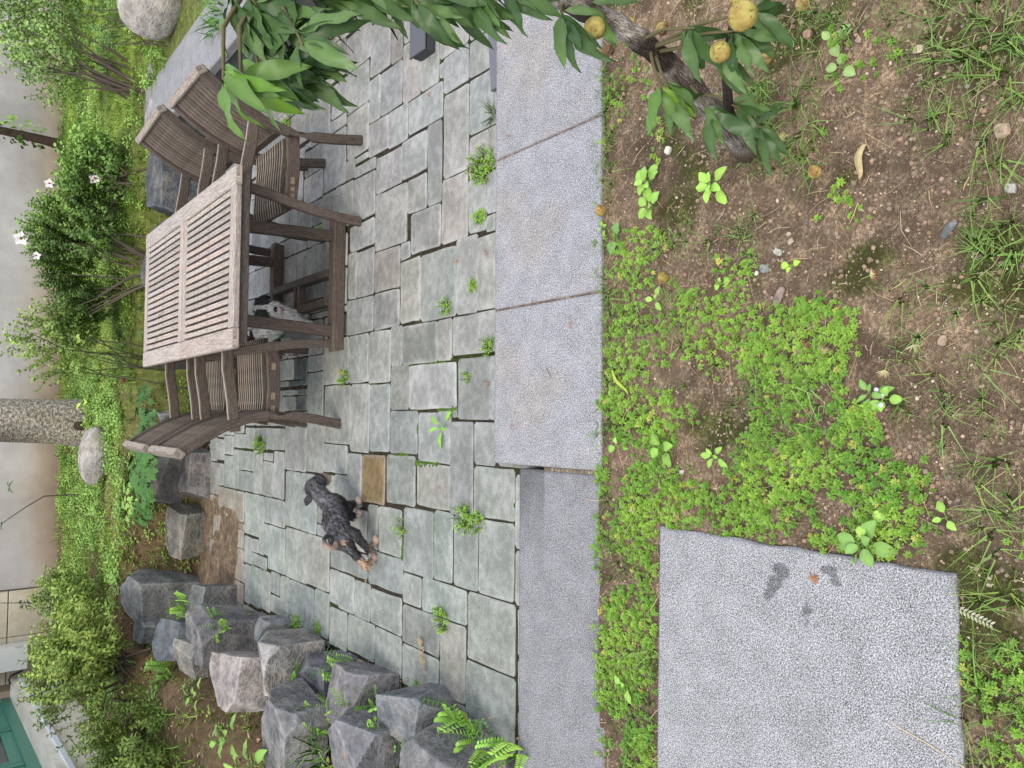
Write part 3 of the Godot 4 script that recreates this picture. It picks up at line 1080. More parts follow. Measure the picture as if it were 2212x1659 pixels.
func white_dog() -> void:
	var base := Vector3(.52, 0, -4.53)
	var o := thing("dog", "white dog with black ears and tongue out standing under the table", "dog", base)
	var head := dh(500, 975, -4.50)
	var muz := dh(650, 990, -4.45)
	var nose := dh(690, 995, -4.425)
	var sh := Vector3(.60, .20, -4.53)
	var caps := [
		[sh, Vector3(.50, .255, -4.58), .070, .080], [Vector3(.50, .255, -4.58), Vector3(.44, .25, -4.62), .080, .072],
		[sh, head + Vector3(-.01, -.05, -.03), .066, .052], [head, head + Vector3(-.01, -.012, -.02), .056, .052], [head, muz, .046, .034], [muz, nose, .033, .026],
		[muz + Vector3(.022, -.012, .0), muz + Vector3(.025, -.03, .0), .022, .016], [muz + Vector3(-.024, -.012, .0), muz + Vector3(-.027, -.03, .0), .022, .016],
		[sh + Vector3(-.02, -.02, .03), Vector3(.578, .09, -4.48), .050, .030], [Vector3(.578, .09, -4.48), Vector3(.571, .018, -4.475), .028, .023], [Vector3(.571, .016, -4.475), Vector3(.575, .014, -4.45), .022, .018],
		[sh + Vector3(.03, -.03, .01), Vector3(.628, .09, -4.53), .048, .030], [Vector3(.628, .09, -4.53), Vector3(.622, .018, -4.545), .028, .023], [Vector3(.622, .016, -4.545), Vector3(.626, .014, -4.52), .022, .018],
		[Vector3(.44, .22, -4.60), Vector3(.455, .12, -4.60), .054, .032], [Vector3(.455, .12, -4.60), Vector3(.42, .07, -4.61), .026, .020], [Vector3(.42, .07, -4.61), Vector3(.435, .016, -4.60), .019, .018],
		[Vector3(.44, .22, -4.66), Vector3(.455, .12, -4.68), .054, .032], [Vector3(.455, .12, -4.68), Vector3(.42, .07, -4.69), .026, .020], [Vector3(.42, .07, -4.69), Vector3(.435, .016, -4.68), .019, .018],
		[Vector3(.40, .28, -4.66), Vector3(.36, .33, -4.69), .024, .014],
	]
	for c in caps:
		c[0] -= base
		c[1] -= base
	var paint := func(p: Vector3) -> Color:
		var q := p + base
		var c := Color(.60, .59, .57)
		var n := relief.get_noise_3dv(p * 1500.0)
		var d := q - head
		if q.distance_to(head) < .09 and absf(d.x) > .013 + n * .010 and q.distance_to(muz) > .046: c = Color(.045, .045, .05)
		if q.distance_to(Vector3(.47, .34, -4.60)) < .055 or q.distance_to(Vector3(.45, .20, -4.55)) < .05: c = Color(.03, .03, .032)
		return c * (1.0 + n * .22)
	var m := body_mesh(caps, .006, .022, paint)
	part("body", m, M.fur, o)
	coat(o, m, 4500, .026, Vector3(.0, -1.0, .25))
	for s in [-1.0, 1.0]:
		var a := head + Vector3(.042 * s, .032, -.012) - base
		var e := head + Vector3(.070 * s, -.030, .008) - base
		part("ear", body_mesh([[a, a.lerp(e, .5), .016, .022], [a.lerp(e, .5), e, .022, .012]], .005, .01, func(p: Vector3) -> Color: return Color(.028, .028, .03) * (1.0 + relief.get_noise_3dv(p * 2000.0))), M.fur, o)
		part("eye", ball(head.lerp(muz, .55) + Vector3(.026 * s, .022, .020) - base, Vector3.ONE * .0085, Color(.012, .01, .008)), M.paint, o)
	part("nose", ball(nose + Vector3(0, .010, .018) - base, Vector3(.017, .013, .012), Color(.012, .012, .014)), M.paint, o)
	part("tongue", ball(nose + Vector3(.004, -.024, .012) - base, Vector3(.012, .022, .007), Color(.42, .06, .11)), M.paint, o)

# ------------------------------------------------------------------ ground
func bed(x: float, z: float) -> float:
	var d := maxf(-1.55 - x, -6.72 - z)
	var h := .5 * smoothstep(0.0, .45, d) * smoothstep(-1.9, -2.7, z)
	h = maxf(h, .44 * smoothstep(0.0, .25, x - 2.5))
	return h - .10 * (1.0 - smoothstep(-.05, .12, maxf(d, x - 2.5))) + relief.get_noise_2d(x * 60.0, z * 60.0) * .03 + relief.get_noise_2d(x * 300.0, z * 300.0) * .012

func soil_y(x: float, z: float) -> float:
	return .080 + relief.get_noise_2d(x * 110.0, z * 110.0) * .012 + relief.get_noise_2d(x * 700.0, z * 700.0) * .005 + relief.get_noise_2d(x * 2400.0, z * 2400.0) * .0035

func poly(pts: Array, h: float) -> PackedVector2Array:
	var out := PackedVector2Array()
	for p in pts:
		var q := g(p[0], p[1], h)
		out.append(Vector2(q.x, q.z))
	return out

func spots(area: PackedVector2Array, n: int) -> Array:
	var lo := Vector2(99, 99)
	var hi := -lo
	for p in area:
		lo = lo.min(p); hi = hi.max(p)
	var out := []
	var tries := 0
	while out.size() < n and tries < n * 20:
		tries += 1
		var p := Vector2(rng.randf_range(lo.x, hi.x), rng.randf_range(lo.y, hi.y))
		if Geometry2D.is_point_in_polygon(p, area): out.append(p)
	return out

func _ready() -> void:
	# camera: held on its side, 1.9 m above the paving
	aim_axes(37.63, 3.27, 2.3)
	var cam := Camera3D.new()
	cam.name = "camera"
	cam.transform = Transform3D(Basis(-up, rt, -fw), eye)
	cam.fov = 53.1
	cam.near = .05
	cam.far = 400.0
	add_child(cam)
	cam.current = true
	# an overcast sky and a weak, very wide sun behind it
	var we := WorldEnvironment.new()
	we.name = "world_environment"
	var en := Environment.new()
	en.background_mode = Environment.BG_SKY
	var sky := Sky.new()
	var sm := ProceduralSkyMaterial.new()
	sm.sky_top_color = Color(.93, .95, 1.0)
	sm.sky_horizon_color = Color(.98, .99, 1.0)
	sm.sky_curve = .25
	sm.ground_bottom_color = Color(.20, .19, .17)
	sm.ground_horizon_color = Color(.45, .46, .46)
	sm.energy_multiplier = 1.0
	sm.sun_angle_max = 1.0
	sky.sky_material = sm
	en.sky = sky
	en.background_energy_multiplier = 1.0
	en.tonemap_mode = Environment.TONE_MAPPER_LINEAR
	en.tonemap_exposure = 1.75
	en.sdfgi_enabled = true
	en.ssao_enabled = true
	en.ssil_enabled = true
	we.environment = en
	add_child(we)
	var sun := DirectionalLight3D.new()
	sun.name = "sun"
	sun.light_energy = .5
	sun.light_angular_distance = 25.0
	sun.light_color = Color(1.0, .97, .92)
	sun.shadow_enabled = true
	sun.rotation_degrees = Vector3(-55, -25, 0)
	add_child(sun)

	rng.seed = 20240
	relief.seed = 4
	relief.frequency = .01
	relief.fractal_octaves = 3
	materials()
	setting()
	buildings()
	rocks()
	make_table()
	var c0 := make_chair("right armchair nearest the kerb, its back turned to the granite wall", Vector3(1.305, 0, -4.08))
	var more := [["right armchair farther from the kerb, its back against the low granite wall", Vector3(1.345, 0, -4.83), 3.0], ["left armchair nearest the kerb, facing the table above the puppy", Vector3(.195, 0, -4.30), 180.0], ["left armchair farther from the kerb, beside the boulders and dark leafy plants", Vector3(.20, 0, -4.96), 179.0]]
	for m in more:
		var d := c0.duplicate()
		d.name = numbered("garden_chair", self)
		add_child(d, true)
		d.position = m[1]
		d.rotation.y = deg_to_rad(m[2])
		d.set_meta("label", m[0])
	grey_puppy()
	white_dog()
	garden()
	joints()
	near_bed()
	peach_tree()
	small_things()

func setting() -> void:
	var earth := Color(.20, .14, .095)
	structure("ground", sheet(-60, 60, -60, 60, 10.0, func(_x, _z): return -.16, func(_x, _z): return earth), M.soil)
	structure("joint_bed", sheet(-2.3, 2.5, -7.2, -1.9, .06, func(x, z): return -.009 + relief.get_noise_2d(x * 500.0, z * 500.0) * .007, func(x, z): return Color(.085, .072, .055).lerp(Color(.07, .10, .022), clampf(relief.get_noise_2d(x * 130.0 + 40.0, z * 130.0) * 2.2, 0.0, 1.0))), M.soil)
	# the soil bed in front of the kerb, with mossy and damp patches
	var mossy := poly([[2080, 1240], [2230, 1200], [2230, 1700], [2060, 1700]], .06)
	var tone := func(x: float, z: float) -> Color:
		var n := relief.get_noise_2d(x * 120.0 + 9.0, z * 120.0)
		var n2 := relief.get_noise_2d(x * 420.0, z * 420.0 + 31.0)
		var c := Color(.285, .222, .162).lerp(Color(.45, .345, .25), clampf(.35 + n * 1.3, 0, 1))
		c = c.lerp(Color(.195, .148, .108), clampf(n2 * 1.5, 0, .8))
		var ms := relief.get_noise_2d(x * 260.0 + 77.0, z * 260.0)
		if Geometry2D.is_point_in_polygon(Vector2(x, z), mossy): ms += .30
		return c.lerp(Color(.085, .115, .018), clampf((ms - .27) * 3.5, 0.0, .8))
	structure("soil_bed", sheet(-1.6, 1.9, -1.875, -.05, .0125, soil_y, tone), M.soil)
	structure("soil", sheet(-5.0, 6.0, -1.875, 4.0, .12, func(x, z): return soil_y(x, z) - .02, tone), M.soil)
	# the raised garden behind and beside the paving
	var bed_tone := func(x: float, z: float) -> Color:
		var n := relief.get_noise_2d(x * 50.0, z * 50.0 + 12.0)
		var c := Color(.26, .19, .115).lerp(Color(.38, .28, .17), clampf(.5 + n * 1.4, 0, 1))
		return c.lerp(Color(.24, .36, .075), clampf((x + .8) * .6, 0.0, .75))
	structure("garden_terrain", sheet(-7.0, 9.0, -13.0, -1.9, .085, bed, bed_tone), M.soil)
	# silt washed over the far corner of the paving
	var silt_y := func(x: float, z: float) -> float:
		var d := maxf(absf(x + 1.12) - .42, absf(z + 6.25) - .42)
		return .007 - maxf(d, -.04) * .12 + relief.get_noise_2d(x * 160.0, z * 160.0) * .016
	var silt_tone := func(x: float, z: float) -> Color: return Color(.36, .285, .205) * (1.0 + relief.get_noise_2d(x * 500.0, z * 500.0) * .5)
	structure("silt", sheet(-1.7, -.35, -6.75, -5.45, .03, silt_y, silt_tone), M.soil)
	# the paving, stone by stone
	paving = Node3D.new()
	paving.name = "paving"
	add_child(paving)
	paving.set_meta("kind", "structure")
	slates()
	fill_slates(-1.56, 2.3, -6.5, -2.02)
	for s in stones: paver(s)
	# the granite kerb
	var kerb := Node3D.new()
	kerb.name = "granite_kerb"
	add_child(kerb)
	kerb.set_meta("kind", "structure")
	var ky := .096
	var n0 := g(1297, 829, ky).z
	var f0 := g(1069, 600, ky).z
	var xa := g(1183, 1011, ky).x
	var xb := (g(1297, 627, ky).x + g(1072, 672, ky).x) * .5
	var xc := (g(1290, 252, ky).x + g(1075, 345, ky).x) * .5
	var gc := Color(.57, .573, .595)
	var worn := func(u: float, v: float, c: Color) -> Color:
		var n := relief.get_noise_2d(u * 170.0, v * 90.0)
		return c.lerp(Color(.62, .55, .47), clampf(n * .9, 0.0, .45))
	for e in [[xa, xb], [xb, xc], [xc, xc + .78], [xc + .78, 3.2]]:
		var a: float = e[0] + .003
		var b: float = e[1] - .003
		structure("kerb_slab", slab([Vector3(a, 0, f0), Vector3(b, 0, f0), Vector3(b, 0, n0), Vector3(a, 0, n0)], ky, .20, jit(gc, .03), worn), M.granite, kerb)
		var mo := MB.new()
		mo.box(Vector3(b, -.05, f0 + .01), Vector3(b + .006, ky - .004, n0 - .004), Color(.42, .34, .30), .001)
		part("mortar_joint", mo.mesh(), M.soil, kerb)
	var fl := g(1121, 1300, ky - .02).z
	var fm := g(1177, 1100, ky - .02).z
	var damp := func(u: float, v: float, c: Color) -> Color:
		var n := relief.get_noise_2d(u * 300.0, v * 100.0)
		var k := smoothstep(.80, 1.0, u + n * .10) * (1.0 - smoothstep(.30, .33, v)) * .45
		k = maxf(k, smoothstep(.15, .6, n + .25) * smoothstep(.55, 1.0, v) * .4 * smoothstep(.95, .5, u))
		return c * (1.0 - k)
	structure("kerb_slab", slab([Vector3(-2.6, 0, fl), Vector3(xa - .012, 0, fl), Vector3(xa - .012, 0, n0), Vector3(-2.6, 0, n0)], ky - .02, .2, Color(.46, .46, .475), damp), M.granite, kerb)
	var mo := MB.new()
	mo.box(Vector3(xa - .011, -.05, fm), Vector3(xa + .001, ky - .016, n0 - .003), Color(.48, .42, .33), .001)
	part("mortar_joint", mo.mesh(), M.soil, kerb)
	# the stepping slab in the soil
	var paws := [[1672, 1262, 20], [1690, 1235, 13], [1660, 1285, 12], [1800, 1232, 9], [1812, 1255, 9], [1740, 1320, 13], [1765, 1345, 9], [1748, 1340, 9], [1832, 1520, 8]]
	var ps := []
	for p in paws:
		var q := g(p[0], p[1], .095)
		ps.append([Vector2(q.x, q.z), p[2] * .00120])
	var q4 := [g(1418, 1780, .095), g(1425, 1137, .095), g(2062, 1240, .095), g(2086, 1780, .095)]
	var o := Node3D.new()
	o.name = "stepping_slab"
	add_child(o)
	tag(o, "large flat speckled granite stepping slab with damp paw prints, set in the soil", "paving slab")
	var print_tone := func(u: float, v: float, c: Color) -> Color:
		var p: Vector3 = (q4[0] as Vector3).lerp(q4[1], u).lerp((q4[3] as Vector3).lerp(q4[2], u), v)
		var k := 0.0
		for s in ps:
			var d: float = Vector2(p.x, p.z).distance_to(s[0]) + relief.get_noise_2d(p.x * 1500.0, p.z * 1500.0) * .030
			k = maxf(k, 1.0 - smoothstep(s[1] * .72, s[1] * 1.1, d))
		var n := relief.get_noise_2d(p.x * 220.0, p.z * 220.0 + 50.0)
		return c * (1.0 - k * .5) * (1.0 - smoothstep(.12, .5, n) * .3 * smoothstep(.5, .2, u))
	part("slab", fine_slab(q4, .099, .12, Color(.58, .58, .59), print_tone), M.granite, o)

func fine_slab(q: Array, y: float, thick: float, col: Color, stain: Callable) -> ArrayMesh:
	var v := PackedVector3Array()
	var c := PackedColorArray()
	var idx := PackedInt32Array()
	var k := 150
	for j in k:
		for i in k:
			var u := float(i) / (k - 1)
			var w := float(j) / (k - 1)
			var e := mini(mini(i, k - 1 - i), mini(j, k - 1 - j))
			var p: Vector3 = (q[0] as Vector3).lerp(q[1], u).lerp((q[3] as Vector3).lerp(q[2], u), w)
			# a ragged rim, one corner knocked off
			var rag := relief.get_noise_2d(p.x * 700.0, p.z * 700.0) * .006
			var corner := maxf(0.0, .018 - (p.distance_to(q[2]))) if e == 0 else 0.0
			p.y = y - (.007 + absf(rag) if e == 0 else 0.0) + relief.get_noise_2d(p.x * 60.0, p.z * 60.0) * .0015 - corner
			if e == 0: p += ((q[0] + q[2]) * .5 - p).normalized() * rag
			p.y = minf(p.y, y + .002)
			v.append(p)
			c.append(stain.call(u, w, col))
	for j in k - 1:
		for i in k - 1:
			var a := j * k + i
			idx.append_array([a, a + 1, a + k + 1, a, a + k + 1, a + k])
	var rim := []
	for i in k: rim.append(i)
	for j in range(1, k): rim.append(j * k + k - 1)
	for i in range(k - 2, -1, -1): rim.append((k - 1) * k + i)
	for j in range(k - 2, -1, -1): rim.append(j * k)
	for i in rim.size() - 1:
		var s := v.size()
		for t in 2:
			var p := v[rim[i + t]]
			v.append(p); c.append(col)
			v.append(p - Vector3(0, thick, 0)); c.append(col)
		idx.append_array([s, s + 1, s + 2, s + 2, s + 1, s + 3])
	return indexed_mesh(v, idx, c)

func slates() -> void:
	slate(-34, -632, -17, -613)
	slate(-71, -626, -54, -611)
	slate(-29, -614, -14, -591)
	slate(-54, -613, -29, -591)
	slate(-70, -611, -54, -584)
	slate(-54, -591, -24, -578)
	slate(-23, -591, -12, -565)
	slate(-77, -584, -54, -565)
	slate(-54, -579, -39, -548)
	slate(-39, -578, -24, -547)
	slate(-105, -563, -85, -548)
	slate(-23, -565, -7, -546)
	slate(-133, -560, -105, -549)
	slate(-84, -564, -54, -534)
	slate(-95, -548, -85, -533)
	slate(-54, -547, -23, -529)
	slate(-132, -548, -104, -525)
	slate(-23, -546, -7, -520)
	slate(-104, -549, -95, -517)
	slate(-95, -533, -54, -524)
	slate(-72, -524, -54, -516)
	slate(-54, -529, -30, -508)
	slate(-131, -525, -104, -509)
	slate(-22, -520, -7, -489)
	slate(-117, -509, -102, -493)
	slate(-72, -516, -54, -486)
	slate(-102, -516, -72, -485)
	slate(-54, -508, -22, -489)
	slate(-129, -509, -117, -477)
	slate(-118, -493, -102, -477)
	slate(-70, -486, -34, -462)
	slate(-34, -489, 4, -454)
	slate(-102, -485, -70, -450)
	slate(-131, -477, -102, -438)
	slate(134, -465, 152, -435)
	slate(-70, -462, -34, -436)
	slate(152, -464, 169, -434)
	slate(-5, -454, 28, -430)
	slate(-33, -454, -4, -428)
	slate(169, -456, 198, -426)
	slate(-101, -450, -70, -417)
	slate(-128, -438, -101, -417)
	slate(110, -436, 135, -417)
	slate(-63, -436, -33, -412)
	slate(135, -434, 169, -404)
	slate(-70, -436, -63, -396)
	slate(169, -426, 177, -404)
	slate(177, -425, 198, -403)
	slate(19, -430, 46, -396)
	slate(-32, -428, -15, -396)
	slate(-15, -428, 19, -393)
	slate(-106, -417, -86, -404)
	slate(109, -417, 135, -394)
	slate(-129, -416, -107, -393)
	slate(-63, -413, -32, -396)
	slate(135, -404, 147, -392)
	slate(-107, -405, -86, -385)
	slate(66, -399, 93, -388)
	slate(-86, -417, -72, -370)
	slate(198, -406, 220, -374)
	slate(147, -403, 174, -376)
	slate(174, -404, 198, -376)
	slate(-49, -396, -19, -378)
	slate(19, -396, 46, -372)
	slate(46, -400, 66, -367)
	slate(-72, -396, -49, -371)
	slate(93, -397, 108, -367)
	slate(-19, -393, 19, -370)
	slate(109, -394, 134, -367)
	slate(134, -393, 141, -367)
	slate(66, -388, 92, -367)
	slate(-127, -393, -107, -361)
	slate(-107, -385, -87, -366)
	slate(160, -376, 185, -363)
	slate(-69, -371, -45, -359)
	slate(-45, -378, -19, -352)
	slate(141, -376, 160, -353)
	slate(185, -375, 215, -352)
	slate(18, -372, 46, -348)
	slate(-18, -370, 18, -348)
	slate(66, -367, 88, -339)
	slate(119, -367, 139, -339)
	slate(46, -367, 66, -339)
	slate(-87, -370, -69, -333)
	slate(160, -363, 184, -339)
	slate(-107, -366, -88, -333)
	slate(88, -367, 119, -333)
	slate(-128, -361, -107, -333)
	slate(-69, -359, -45, -334)
	slate(184, -352, 209, -339)
	slate(140, -354, 160, -333)
	slate(26, -348, 47, -336)
	slate(4, -348, 27, -329)
	slate(-43, -351, -18, -322)
	slate(79, -339, 88, -329)
	slate(-18, -348, 4, -320)
	slate(190, -339, 214, -321)
	slate(159, -339, 190, -321)
	slate(47, -339, 79, -319)
	slate(120, -339, 140, -314)
	slate(-90, -333, -75, -315)
	slate(101, -333, 119, -314)
	slate(26, -336, 46, -303)
	slate(-75, -333, -43, -305)
	slate(141, -333, 159, -300)
	slate(-129, -333, -109, -299)
	slate(-109, -333, -90, -299)
	slate(80, -329, 101, -301)
	slate(159, -321, 191, -304)
	slate(-21, -320, 3, -302)
	slate(4, -329, 26, -287)
	slate(101, -314, 141, -301)
	slate(-42, -321, -21, -291)
	slate(46, -319, 79, -288)
	slate(26, -304, 46, -291)
	slate(-21, -303, 4, -291)
	slate(-74, -305, -42, -289)
	slate(-90, -315, -74, -277)
	slate(169, -304, 196, -280)
	slate(151, -300, 169, -279)
	slate(80, -301, 111, -279)
	slate(111, -300, 151, -279)
	slate(-124, -299, -90, -278)
	slate(-43, -292, -1, -273)
	slate(46, -288, 81, -271)
	slate(-74, -288, -42, -269)
	slate(28, -291, 46, -257)
	slate(-1, -286, 27, -261)
	slate(81, -279, 106, -265)
	slate(168, -279, 188, -258)
	slate(151, -279, 168, -257)
	slate(125, -279, 151, -257)
	slate(106, -279, 125, -257)
	slate(-20, -273, -1, -257)
	slate(46, -272, 79, -257)
	slate(87, -265, 106, -258)
	slate(79, -265, 87, -258)
	slate(-133, -278, -103, -243)
	slate(-103, -277, -74, -243)
	slate(-1, -262, 27, -257)
	slate(-42, -273, -20, -244)
	slate(-74, -269, -42, -244)

func buildings() -> void:
	# the rendered boundary wall, splashed with soil along its foot
	var a := Vector3(-2.02, 0, -10.74)
	var b := Vector3(9.0, 0, -12.46)
	var along := (b - a).normalized()
	var nrm := Vector3(-along.z, 0, along.x)
	if nrm.z < 0: nrm = -nrm
	var v := PackedVector3Array()
	var c := PackedColorArray()
	var idx := PackedInt32Array()
	var nx := 120
	var ny := 44
	for j in ny + 1:
		for i in nx + 1:
			var s := float(i) / nx
			var y := lerpf(.2, 3.0, pow(float(j) / ny, 1.4))
			v.append(a.lerp(b, s) + Vector3(0, y, 0))
			var x := s * 11.0
			var n := relief.get_noise_2d(x * 55.0, y * 20.0)
			var n2 := relief.get_noise_2d(x * 160.0 + 60.0, y * 50.0)
			var clean := Color(.55, .53, .56)
			var splash := Color(.50, .41, .31)
			var damp := Color(.27, .205, .15)
			var k := 1.0 - smoothstep(.55, 1.02 + n * .3, y)
			var cc := clean.lerp(splash, k * .85)
			var k2 := (1.0 - smoothstep(.44 + n * .10, .72 + n * .16 + .10 * smoothstep(3.5, 1.5, x), y))
			c.append(cc.lerp(damp, k2 * .8) * (1.0 + n2 * .08))
	for j in ny:
		for i in nx:
			var q := j * (nx + 1) + i
			idx.append_array([q, q + nx + 1, q + nx + 2, q, q + nx + 2, q + 1])
	var w := thing("garden_wall", "tall plain rendered grey wall behind the garden, stained brown along its foot", "wall")
	part("face", indexed_mesh(v, idx, c), M.plaster, w)
	var core := MB.new()
	core.bar(a + Vector3(0, 1.5, 0) - nrm * .102, b + Vector3(0, 1.5, 0) - nrm * .102, nrm, .2, 3.0, Color(.55, .53, .56))
	part("core", core.mesh(), M.plaster, w)
	# the low bench wall on the right: slate face, granite cap
	var lw := thing("low_wall", "low slate-faced wall with pale granite cap stones along the right of the paving", "wall")
	var k0 := -6.75
	for i in 5:
		var z0 := k0 + i * .92
		var mb := slab([Vector3(2.285, 0, z0 + .003), Vector3(2.76, 0, z0 + .003), Vector3(2.76, 0, z0 + .917), Vector3(2.285, 0, z0 + .917)], .455, .055, jit(Color(.52, .52, .53), .05))
		part("cap_stone", mb, M.granite, lw)
	for j in 2:
		for i in 13:
			var mb := MB.new()
			var z0 := k0 + i * .355 + (.17 if j == 1 else 0.0)
			mb.box(Vector3(2.315, -.03 + j * .215, z0 + .003), Vector3(2.36, .180 + j * .215, z0 + .352), jit(Color(.13, .145, .14), .2), .004)
			part("slate_tile", mb.mesh(), M.slate, lw)
	var back := MB.new()
	back.box(Vector3(2.362, -.1, k0), Vector3(2.73, .398, k0 + 4.6), Color(.2, .2, .2))
	part("core", back.mesh(), M.plaster, lw)

	# the house on the left: pale stone panels, a sill course and green window frames
	var h := thing("house", "pale stone-clad house corner with white sill and green framed windows", "house")
	var y0 := -.1
	for r in [[.0, 1.0], [1.0, 1.9], [1.9, 2.8]]:
		for e in [[-2.03, -2.56], [-2.56, -3.1]]:
			var mb := MB.new()
			mb.box(Vector3(e[1] + .004, r[0] + .004, -10.78), Vector3(e[0] - .004, r[1] - .004, -10.70), jit(Color(.66, .60, .51), .03), .006)
			part("stone_panel", mb.mesh(), M.panel, h)
	var gap := MB.new()
	gap.box(Vector3(-3.2, y0, -10.95), Vector3(-2.022, 2.8, -10.782), Color(.30, .24, .18))
	part("backing", gap.mesh(), M.panel, h)
	var wing := Node3D.new()
	wing.name = "wing_wall"
	h.add_child(wing)
	wing.position = Vector3(-3.02, 0, -10.69)
	wing.rotation.y = atan2(.272, 3.62)
	var len_ := 7.5
	# local axes: +x outward, +z towards the camera
	for r in [[-.1, .40], [.40, .845]]:
		for i in 8:
			var mb := MB.new()
			mb.box(Vector3(-.10, r[0] + .003, i * .93 + .004), Vector3(-.03, r[1] - .003, i * .93 + .926), jit(Color(.84, .82, .77), .02), .005)
			part("stone_panel", mb.mesh(), M.panel, wing)
	var parts := [["sill", Vector3(-.26, .86, 0), Vector3(.0, .955, len_), Color(.78, .76, .71), "panel"], ["flashing", Vector3(-.035, .845, 0), Vector3(.016, .885, len_), Color(.70, .76, .84), "paint"], ["backing", Vector3(-.5, -.1, -.02), Vector3(-.102, .858, len_), Color(.3, .26, .2), "panel"], ["window_frame", Vector3(-.31, .956, 0), Vector3(-.22, 1.055, len_), Color(.045, .19, .145), "paint"], ["window_frame", Vector3(-.34, 2.2, 0), Vector3(-.22, 2.32, len_), Color(.045, .19, .145), "paint"], ["wall", Vector3(-.5, 2.33, 0), Vector3(-.1, 3.2, len_), Color(.62, .58, .52), "panel"], ["room", Vector3(-1.2, .9, 0), Vector3(-.9, 2.4, len_), Color(.06, .06, .06), "panel"]]
	for p in parts:
		var mb := MB.new()
		mb.box(p[1], p[2], p[3], .006)
		part(p[0], mb.mesh(), M[p[4]], wing)
	for i in 6:
		var z := .02 + i * 1.24
		for s in [[z, z + .10, -.24], [z + 1.13, z + 1.215, -.245]]:
			var mb := MB.new()
			mb.box(Vector3(s[2] - .06, 1.056, s[0]), Vector3(s[2], 2.198, s[1]), jit(Color(.05, .20, .155), .05), .006)
			part("window_frame", mb.mesh(), M.paint, wing)
		var rail := MB.new()
		rail.box(Vector3(-.295, 1.056, z + .102), Vector3(-.25, 1.15, z + 1.128), Color(.055, .225, .175), .006)
		part("window_rail", rail.mesh(), M.paint, wing)
		var pane := MB.new()
		pane.box(Vector3(-.278, 1.151, z + .102), Vector3(-.27, 2.198, z + 1.128), Color(1, 1, 1), .001)
		part("window_pane", pane.mesh(), M.pane, wing)
	# the white meter cabinet
	var bx := thing("meter_cabinet", "white metal utility cabinet fixed on the pale panelled wall above the shrub", "cabinet", Vector3(-2.76, .80, -10.58))
	var cb := MB.new()
	cb.box(Vector3(-.14, 0, -.11), Vector3(.13, .62, .08), Color(.72, .72, .72), .008)
	part("case", cb.mesh(), M.paint, bx)
	cb = MB.new()
	cb.box(Vector3(-.133, .012, .081), Vector3(.123, .608, .096), Color(.80, .80, .80), .005)
	part("door", cb.mesh(), M.paint, bx)
	cb = MB.new()
	cb.box(Vector3(-.10, .30, .097), Vector3(-.08, .36, .108), Color(.5, .5, .5), .002)
	part("latch", cb.mesh(), M.paint, bx)
	for y in [.08, .5]:
		cb = MB.new()
		cb.box(Vector3(.118, y, .082), Vector3(.132, y + .06, .104), Color(.62, .62, .62), .002)
		part("hinge", cb.mesh(), M.paint, bx)
	var cable := MB.new()
	cable.tube([Vector3(-3.02, .98, -10.42), Vector3(-2.98, .99, -10.46), Vector3(-2.95, .97, -10.50), Vector3(-2.93, .86, -10.56), Vector3(-2.88, .83, -10.60)], [.012, .012, .012, .012, .012], 6, Color(.05, .05, .05))
	single("cable", cable.mesh(), M.plain, "dark cable looping from the white cabinet to the window sill", "cable")

